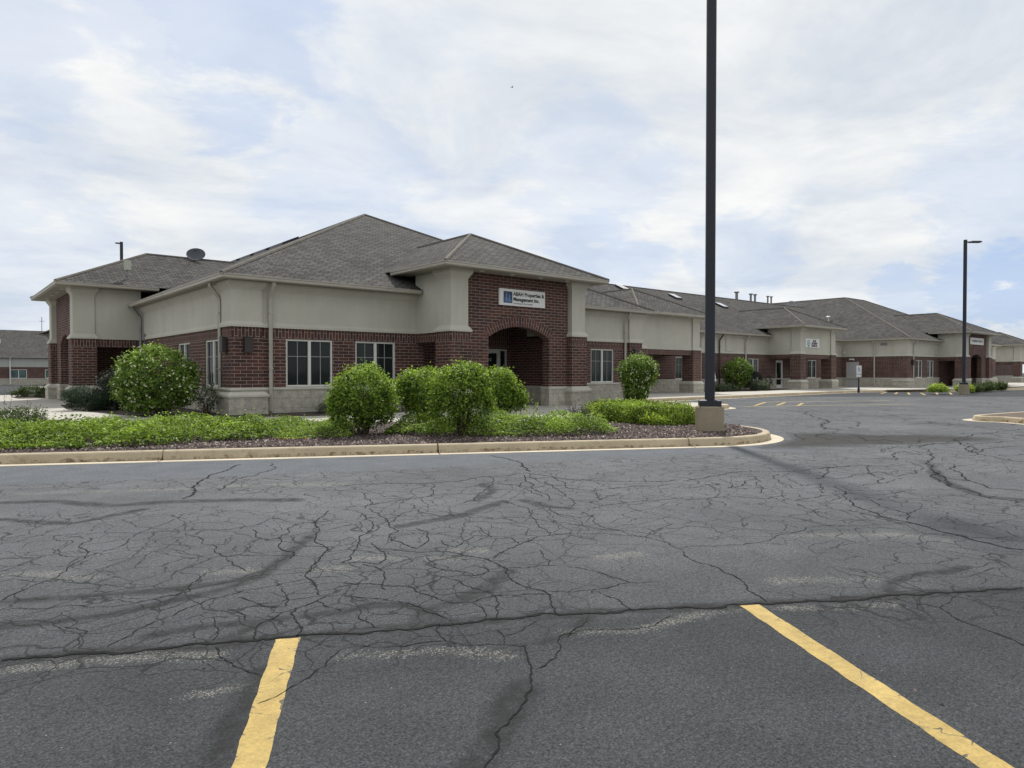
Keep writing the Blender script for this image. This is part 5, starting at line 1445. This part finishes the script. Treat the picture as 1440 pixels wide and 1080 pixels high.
def stems(n, h, spread, r, seed, top=.8):
    mb = MB(); rs = random.Random(seed)
    for i in range(n):
        a = rs.uniform(0, 6.28); q = rs.uniform(.02, .10); e = rs.uniform(.3, 1) * spread; b = a + rs.uniform(-.5, .5)
        p0 = Vector((q * math.cos(a), q * math.sin(a), -.05)); p2 = Vector((e * math.cos(b), e * math.sin(b), h * rs.uniform(.6, 1) * top))
        p1 = p0.lerp(p2, .5) + Vector((rs.uniform(-.05, .05), rs.uniform(-.05, .05), .08))
        mb.tube([p0, p1, p2], [r, r * .75, r * .35], 5, cap=False)
    return mb
def shrub(name, label, x, y, lumps, n, size, mat, group=None, cat='shrub', z=.14, flowers=0, stem=True, thin=.35, seed=1, aspect=.5, sigma=.06, amp=.07, rz=0.0, zmin=.05, shell=.72):
    if 'shrub' == name: lumps = [(a * .95, b * .95, c_, d * .90, e * .90, f * .95) for a, b, c_, d, e, f in lumps]
    t = thing(name, label, cat, (x, y, z), group, rz)
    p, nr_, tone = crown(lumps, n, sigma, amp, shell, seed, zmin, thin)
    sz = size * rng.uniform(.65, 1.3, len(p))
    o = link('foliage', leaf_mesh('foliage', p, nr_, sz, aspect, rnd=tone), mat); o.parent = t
    if stem:
        hh = max(l[2] for l in lumps); sp = max(l[3] for l in lumps)
        s = stems(14, hh * 1.25, sp * .62, .016, seed).mesh('stems'); so = link('stems', s, 'bark'); so.parent = t
    if flowers:
        L = np.array(lumps); q, d2, _ = crown(lumps, flowers * 26, .012, amp, 1.0, seed, zmin + .2, 0)
        q = q[::2]; d2 = d2[::2]
        sel = (q @ np.array([-.55, -.75, .35])) > np.quantile(q @ np.array([-.55, -.75, .35]), .25)
        fo = link('blossom', leaf_mesh('blossom', q[sel], d2[sel] + np.array([-.3, -.4, .5]), .036 * rng.uniform(.7, 1.2, sel.sum()), .9, .05), 'petal_white'); fo.parent = t
    return t

G4 = 'rounded green shrubs behind the front curb'
shrub('shrub', 'leftmost of the four rounded green shrubs, standing apart by itself', 6.69, 12.55, [(0, 0, .83, .66, .64, .56), (-.18, .12, .55, .52, .5, .45), (.2, -.1, .62, .50, .5, .44)], 13500, .060, 'leaf_lilac', G4, seed=1)
shrub('shrub', 'rounded green shrub between the lone one and the big front one', 8.25, 12.75, [(0, 0, .85, .62, .6, .50), (.1, .05, .6, .48, .46, .42), (-.3, .2, .9, .34, .34, .32)], 11000, .058, 'leaf_lilac', G4, seed=2, thin=.8)
shrub('shrub', 'biggest rounded green shrub, in front of the brick porch pier', 8.05, 11.10, [(0, 0, .90, .66, .62, .50), (.22, -.1, .6, .46, .46, .42), (-.2, .1, .66, .46, .46, .42), (.1, -.1, 1.1, .40, .4, .32)], 14500, .058, 'leaf_lilac', G4, seed=3, thin=.8)
shrub('shrub', 'narrow double-tiered green shrub at right end of the row of four', 10.25, 12.45, [(-.08, .1, .98, .42, .42, .36), (.22, -.12, .66, .32, .34, .30), (-.12, .05, .6, .34, .34, .34)], 8500, .056, 'leaf_lilac', G4, seed=4, thin=.8)
GV = 'white-flowering rounded shrubs against the walls'
shrub('flowering_shrub', 'large dome-shaped shrub with white blossom at left corner of the building', 5.05, 21.9, [(0, 0, 1.08, 1.14, 1.1, .92), (-.25, -.1, .75, .85, .8, .66), (.35, .1, .8, .75, .75, .65)], 19000, .075, 'leaf_viburnum', GV, flowers=170, seed=5, thin=.25, amp=.05)
shrub('flowering_shrub', 'white-flowering shrub narrowing to its base before the double window beside the porch', 20.9, 17.25, [(0, 0, 1.28, .74, .74, .66), (-.1, 0, .8, .52, .52, .62), (.12, .05, 1.3, .64, .62, .52), (-.1, 0, .45, .42, .42, .42)], 13000, .075, 'leaf_viburnum', GV, flowers=170, seed=6, thin=.2, amp=.05)
shrub('flowering_shrub', 'white-flecked rounded shrub by the wall between the two square porches', 43.0, 26.7, [(0, 0, 1.35, 1.02, 1.0, .86), (.0, .1, .8, .75, .75, .7)], 9000, .10, 'leaf_viburnum', GV, flowers=50, seed=7, thin=.25, amp=.05)
shrub('dark_shrub', 'dark grey-leaved shrub beside the left porch pier', 4.85, 26.3, [(0, 0, .68, .55, .55, .56), (.2, -.3, .45, .5, .5, .42)], 5200, .07, 'leaf_dark', seed=8, sigma=.09)
shrub('juniper', 'low dark juniper in front of the left porch pier', 4.02, 26.6, [(-.1, .1, .52, .58, .6, .24), (.1, -.1, .22, .60, .6, .22), (.45, -.4, .38, .45, .5, .26)], 9000, .09, 'leaf_juniper', seed=9, aspect=.16, stem=False, thin=0, amp=.12)
shrub('dark_shrub', 'dark shrub at right of the white-flecked shrub by the link wall', 45.6, 27.2, [(0, 0, .75, .85, .7, .65)], 3600, .09, 'leaf_dark', seed=10)
shrub('low_plant', 'low grey-green plant before the dark shrub at the link wall', 43.9, 25.6, [(0, 0, .32, .75, .55, .32)], 2600, .08, 'leaf_grey', seed=11, stem=False)
shrub('low_plant', 'flat grey-green plant behind the near light pole by the link wall', 40.3, 25.9, [(0, 0, .22, 1.1, .5, .26)], 2200, .08, 'leaf_grey', seed=12, stem=False)
shrub('sparse_plant', 'thin bare-stemmed plant left of the second square porch', 46.6, 26.4, [(0, 0, .62, .42, .4, .4)], 420, .07, 'leaf_dark', seed=13)
shrub('pale_plant', 'pale-leaved little plant under the first side window', 6.35, 21.6, [(0, 0, .50, .26, .45, .42)], 900, .06, 'leaf_grey', seed=14)
shrub('dark_plant', 'small dark evergreen against the wall behind the lone round shrub', 9.9, 19.9, [(0, 0, .36, .5, .45, .36), (-.5, .0, .14, .35, .3, .16)], 3000, .08, 'leaf_juniper', seed=15, aspect=.2, stem=False, thin=0)
shrub('small_plant', 'small plant against the stone wall right of the arched porch', 20.3, 20.5, [(0, 0, .22, .22, .2, .26)], 420, .06, 'leaf_dark', seed=16, stem=False)
shrub('small_plant', 'mounded green plant beside the walk at the far left', 4.3, 43.2, [(0, 0, .22, .8, .8, .30), (-.6, .3, .14, .4, .4, .2)], 2600, .09, 'leaf_olive', seed=17, stem=False, thin=0)

def spikes(name, label, x, y, rx, ry, h, n, mat, leafmat, cat, seed, rz=0.0, group=None, lsize=.05, blades=False, leaves=2500):
    t = thing(name, label, cat, (x, y, .14), group, rz); rs = np.random.default_rng(seed)
    P_, N_, D_ = [], [], []
    for i in range(n):
        a = rs.uniform(0, 6.28); q = rs.uniform(0, 1) ** .5; bx, by = rx * q * math.cos(a) * .75, ry * q * math.sin(a) * .75
        lean = np.array([math.cos(a) * q * .35, math.sin(a) * q * .35, 1.0]) + rs.normal(0, .08, 3); hh = h * rs.uniform(.65, 1.08) * (1 - .25 * q)
        m_ = 14
        for k in range(m_):
            f = (k + rs.random()) / m_
            P_.append(np.array([bx, by, 0]) + lean * hh * f); N_.append(rs.normal(size=3) + np.array([0, 0, .2])); D_.append(lean)
    P_, N_, D_ = np.array(P_), np.array(N_), np.array(D_)
    o = link('flower_spikes' if not blades else 'blades', leaf_mesh('spikes', P_, N_, lsize * (2.2 if blades else 1.0), .14 if blades else .38, .03, droop=D_ * 1.5), mat); o.parent = t
    if leaves:
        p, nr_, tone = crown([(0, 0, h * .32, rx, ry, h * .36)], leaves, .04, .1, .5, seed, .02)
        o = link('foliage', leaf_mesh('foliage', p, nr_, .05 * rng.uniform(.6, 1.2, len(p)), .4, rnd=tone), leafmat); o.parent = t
    return t
spikes('perennial', 'fine-leaved grey-green perennial with tall seed stems at the left edge', 1.5, 19.6, .72, .7, .62, 70, 'leaf_olive', 'leaf_olive', 'perennial', 21, leaves=4500)
tall = thing('perennial', 'three tall thin seed stems rising behind the perennial at the left edge', 'perennial', (1.45, 20.1, .14))
P_ = []; D_ = []
for bx, lean in ((-.28, .03), (-.05, -.04), (.02, .05)):
    for k in range(60):
        f = rng.random(); P_.append((bx + lean * f + rng.normal(0, .012 + .03 * (f > .7)), rng.normal(0, .02), .95 * f)); D_.append((0, 0, 1))
o = link('seed_stems', leaf_mesh('seed_stems', P_, rng.normal(size=(180, 3)), .06, .2, .02, droop=np.array(D_) * 2.0), 'leaf_olive'); o.parent = tall
spikes('catmint', 'purple-grey flower spikes beside the clipped low hedge', 13.35, 13.0, .42, .5, .46, 60, 'spike_purple', 'leaf_grey', 'perennial', 22, leaves=700)
spikes('young_weed', 'upright yellow-green weed rising from the ground cover before the porch', 11.35, 12.75, .10, .1, .62, 9, 'leaf_hedge', 'leaf_hedge', 'weed', 23, leaves=0, lsize=.07)
spikes('young_weed', 'thin yellow-green shoot poking up behind the biggest round shrub', 8.85, 11.9, .03, .03, 1.58, 3, 'leaf_hedge', 'leaf_hedge', 'weed', 24, leaves=0, lsize=.06)
for (x, y, rx, h, lab) in ((54.2, 15.9, .9, .42, 'nearest tuft of ornamental grass right of the far light pole'), (57.6, 16.2, 1.2, .48, 'middle tuft of ornamental grass in the far bed'), (61.5, 16.4, 1.5, .55, 'rightmost tuft of ornamental grass at the photo edge')):
    spikes('ornamental_grass', lab, x, y, rx, .8, h, 110, 'leaf_olive', 'leaf_olive', 'grass', int(x), group='ornamental grasses in the far bed', lsize=.16, blades=True, leaves=1500)
shrub('low_hedge', 'low clipped hedge left of the far light pole', 49.0, 16.2, [(0, 0, .20, .85, .5, .30)], 2600, .09, 'leaf_hedge', 'low hedges by the far light pole', cat='hedge', seed=31, stem=False, thin=0)
shrub('low_hedge', 'low clipped hedge right of the far light pole', 51.3, 15.4, [(0, 0, .20, .7, .5, .28)], 2000, .09, 'leaf_hedge', 'low hedges by the far light pole', cat='hedge', seed=32, stem=False, thin=0)

# ground covers
def cover(name, poly, dens, h, size, mat, edge=.35, z=.14, seed=0, hv=.45, shoots=.06, aspect=.55, zfill=.35, upright=False):
    xs = [p[0] for p in poly]; ys = [p[1] for p in poly]; A_ = (max(xs) - min(xs)) * (max(ys) - min(ys)); n = int(A_ * dens)
    px = rng.uniform(min(xs), max(xs), n); py = rng.uniform(min(ys), max(ys), n)
    k = (wob(px, py, 3.3, seed + 6) > -.62) & inside(px + .12 * wob(px, py, 2.2, seed), py + .12 * wob(py, px, 2.6, seed + 1), poly); px, py = px[k], py[k]
    d = seg_dist(px, py, list(poly) + [poly[0]])
    top = h * np.clip(d / edge, .22, 1) ** .6 * (1 + hv * wob(px, py, 2.4, seed) + .5 * hv * wob(px, py, 6.5, seed + 2))
    top = np.maximum(top, .04); f = 1 - (1 - zfill) * rng.random(len(px)) ** 1.6
    pz = z + top * f + (rng.random(len(px)) < shoots) * rng.random(len(px)) * .13
    nrm = np.stack([rng.normal(0, .5, len(px)), rng.normal(0, .5, len(px)), np.full(len(px), .8)], 1)
    tone = .44 + .26 * wob(px, py, 3.1, seed + 4) + rng.normal(0, .18, len(px))
    dr = None
    if upright:
        nrm = rng.normal(size=(len(px), 3)) + np.array([-.2, -.3, .3]); dr = np.tile([0, 0, 1.2], (len(px), 1)) + rng.normal(0, .35, (len(px), 3))
    o = link(name, leaf_mesh(name, np.stack([px, py, pz], 1), nrm, size * rng.uniform(.6, 1.25, len(px)), aspect, rnd=tone, droop=dr), mat)
    o['kind'] = 'stuff'; return o
cover('ground_cover', [(-5, 16.55), (0.9, 13.6), (2.6, 12.75), (3.6, 12.9), (4.6, 12.8), (5.3, 13.4), (5.6, 14.2), (5.6, 15.0), (4.9, 15.5), (4.2, 15.9), (3.4, 16.3), (2.8, 16.2), (2.1, 16.1), (1.3, 16.6), (0.3, 17.0), (-5, 19.2)], 1900, .30, .062, 'leaf_cover', seed=1)
cover('ground_cover', [(4.9, 12.6), (6.2, 12.0), (6.5, 12.7), (6.6, 13.6), (7.6, 14.6), (6.8, 16.2), (5.6, 15.9), (5.3, 14.4), (4.7, 13.3)], 2300, .17, .045, 'leaf_cover', seed=2, edge=.2)
cover('ground_cover', [(6.9, 12.1), (7.5, 10.95), (8.6, 10.15), (9.4, 9.5), (10.3, 9.25), (10.9, 9.55), (11.4, 10.3), (11.6, 11.0), (11.0, 11.7), (10.0, 12.1), (9.2, 12.2), (8.9, 12.6), (7.6, 13.0)], 1900, .31, .056, 'leaf_cover', seed=3, edge=.3)
hd = cover('clipped_hedge', [(13.55, 13.2), (14.3, 13.3), (15.0, 12.4), (14.85, 10.6), (14.2, 9.75), (13.4, 9.75), (12.85, 10.6), (12.95, 12.2)], 3800, .44, .085, 'leaf_hedge', seed=4, edge=.22, hv=.02, shoots=.12, zfill=.10, aspect=.36, upright=True)
del hd['kind']; tag(hd, 'low clipped bright green hedge beside the near light pole', 'hedge')
# gravel-size lava rock lying on the visible bed
def stones(name, poly, n, size, mat, z=.152):
    xs = [p[0] for p in poly]; ys = [p[1] for p in poly]
    px = rng.uniform(min(xs), max(xs), n); py = rng.uniform(min(ys), max(ys), n); k = inside(px, py, poly); px, py = px[k], py[k]; m_ = len(px)
    s = size * rng.uniform(.5, 1.4, m_); base = np.array([[-1, -.7, -.4], [1, -.6, -.4], [.1, 1, -.4], [-.3, -.5, .8], [.5, .2, .6]])
    a = rng.uniform(0, 6.28, m_); ca, sa = np.cos(a), np.sin(a)
    jit = base[None] + rng.normal(0, .22, (m_, 5, 3)); V = np.empty((m_, 5, 3))
    V[:, :, 0] = px[:, None] + s[:, None] * (jit[:, :, 0] * ca[:, None] - jit[:, :, 1] * sa[:, None]); V[:, :, 1] = py[:, None] + s[:, None] * (jit[:, :, 0] * sa[:, None] + jit[:, :, 1] * ca[:, None]); V[:, :, 2] = z + s[:, None] * (jit[:, :, 2] + .3)
    fc = np.array([[0, 1, 3], [1, 4, 3], [1, 2, 4], [2, 0, 3], [2, 3, 4]]); F_ = (np.arange(m_)[:, None, None] * 5 + fc[None]).reshape(-1, 3)
    me = bpy.data.meshes.new(name); me.vertices.add(m_ * 5); me.vertices.foreach_set('co', V.astype(np.float32).ravel())
    me.loops.add(F_.size); me.loops.foreach_set('vertex_index', F_.astype(np.int32).ravel()); me.polygons.add(len(F_))
    me.polygons.foreach_set('loop_start', (np.arange(len(F_)) * 3).astype(np.int32)); me.polygons.foreach_set('loop_total', np.full(len(F_), 3, np.int32)); me.update(calc_edges=True)
    at = me.attributes.new('rnd', 'FLOAT', 'FACE'); at.data.foreach_set('value', np.repeat(rng.random(m_), 5).astype(np.float32))
    o = link(name, me, mat); o['kind'] = 'stuff'; return o
m, t, p = new_mat('lava_rock'); at = t.n('ShaderNodeAttribute'); at.attribute_name = 'rnd'
t.l(t.ramp(at.outputs['Fac'], (0, (0.035, .025, .023)), (.55, (.082, .058, .052)), (.85, (.15, .112, .10)), (1, (.36, .31, .27))), p.inputs['Base Color']); p.inputs['Roughness'].default_value = .95
M['lava'] = m
stones('lava_rock', [(-2, 14.9), (11.3, 7.8), (12.8, 7.5), (14.6, 9), (14.8, 11), (14.4, 13), (12, 13), (8, 13.5), (5, 13.6), (0, 15)], 46000, .021, 'lava')
stones('loose_gravel', [(-6, 2), (8, -4), (14, 5), (6, 11), (-6, 15)], 900, .006, 'lava', z=.001)
cover('fallen_leaves', [(4.7, 12.6), (5.6, 12.05), (5.9, 12.0), (6.0, 12.2), (5.3, 12.6)], 160, .03, .05, 'leaf_rust', seed=9, edge=.1)
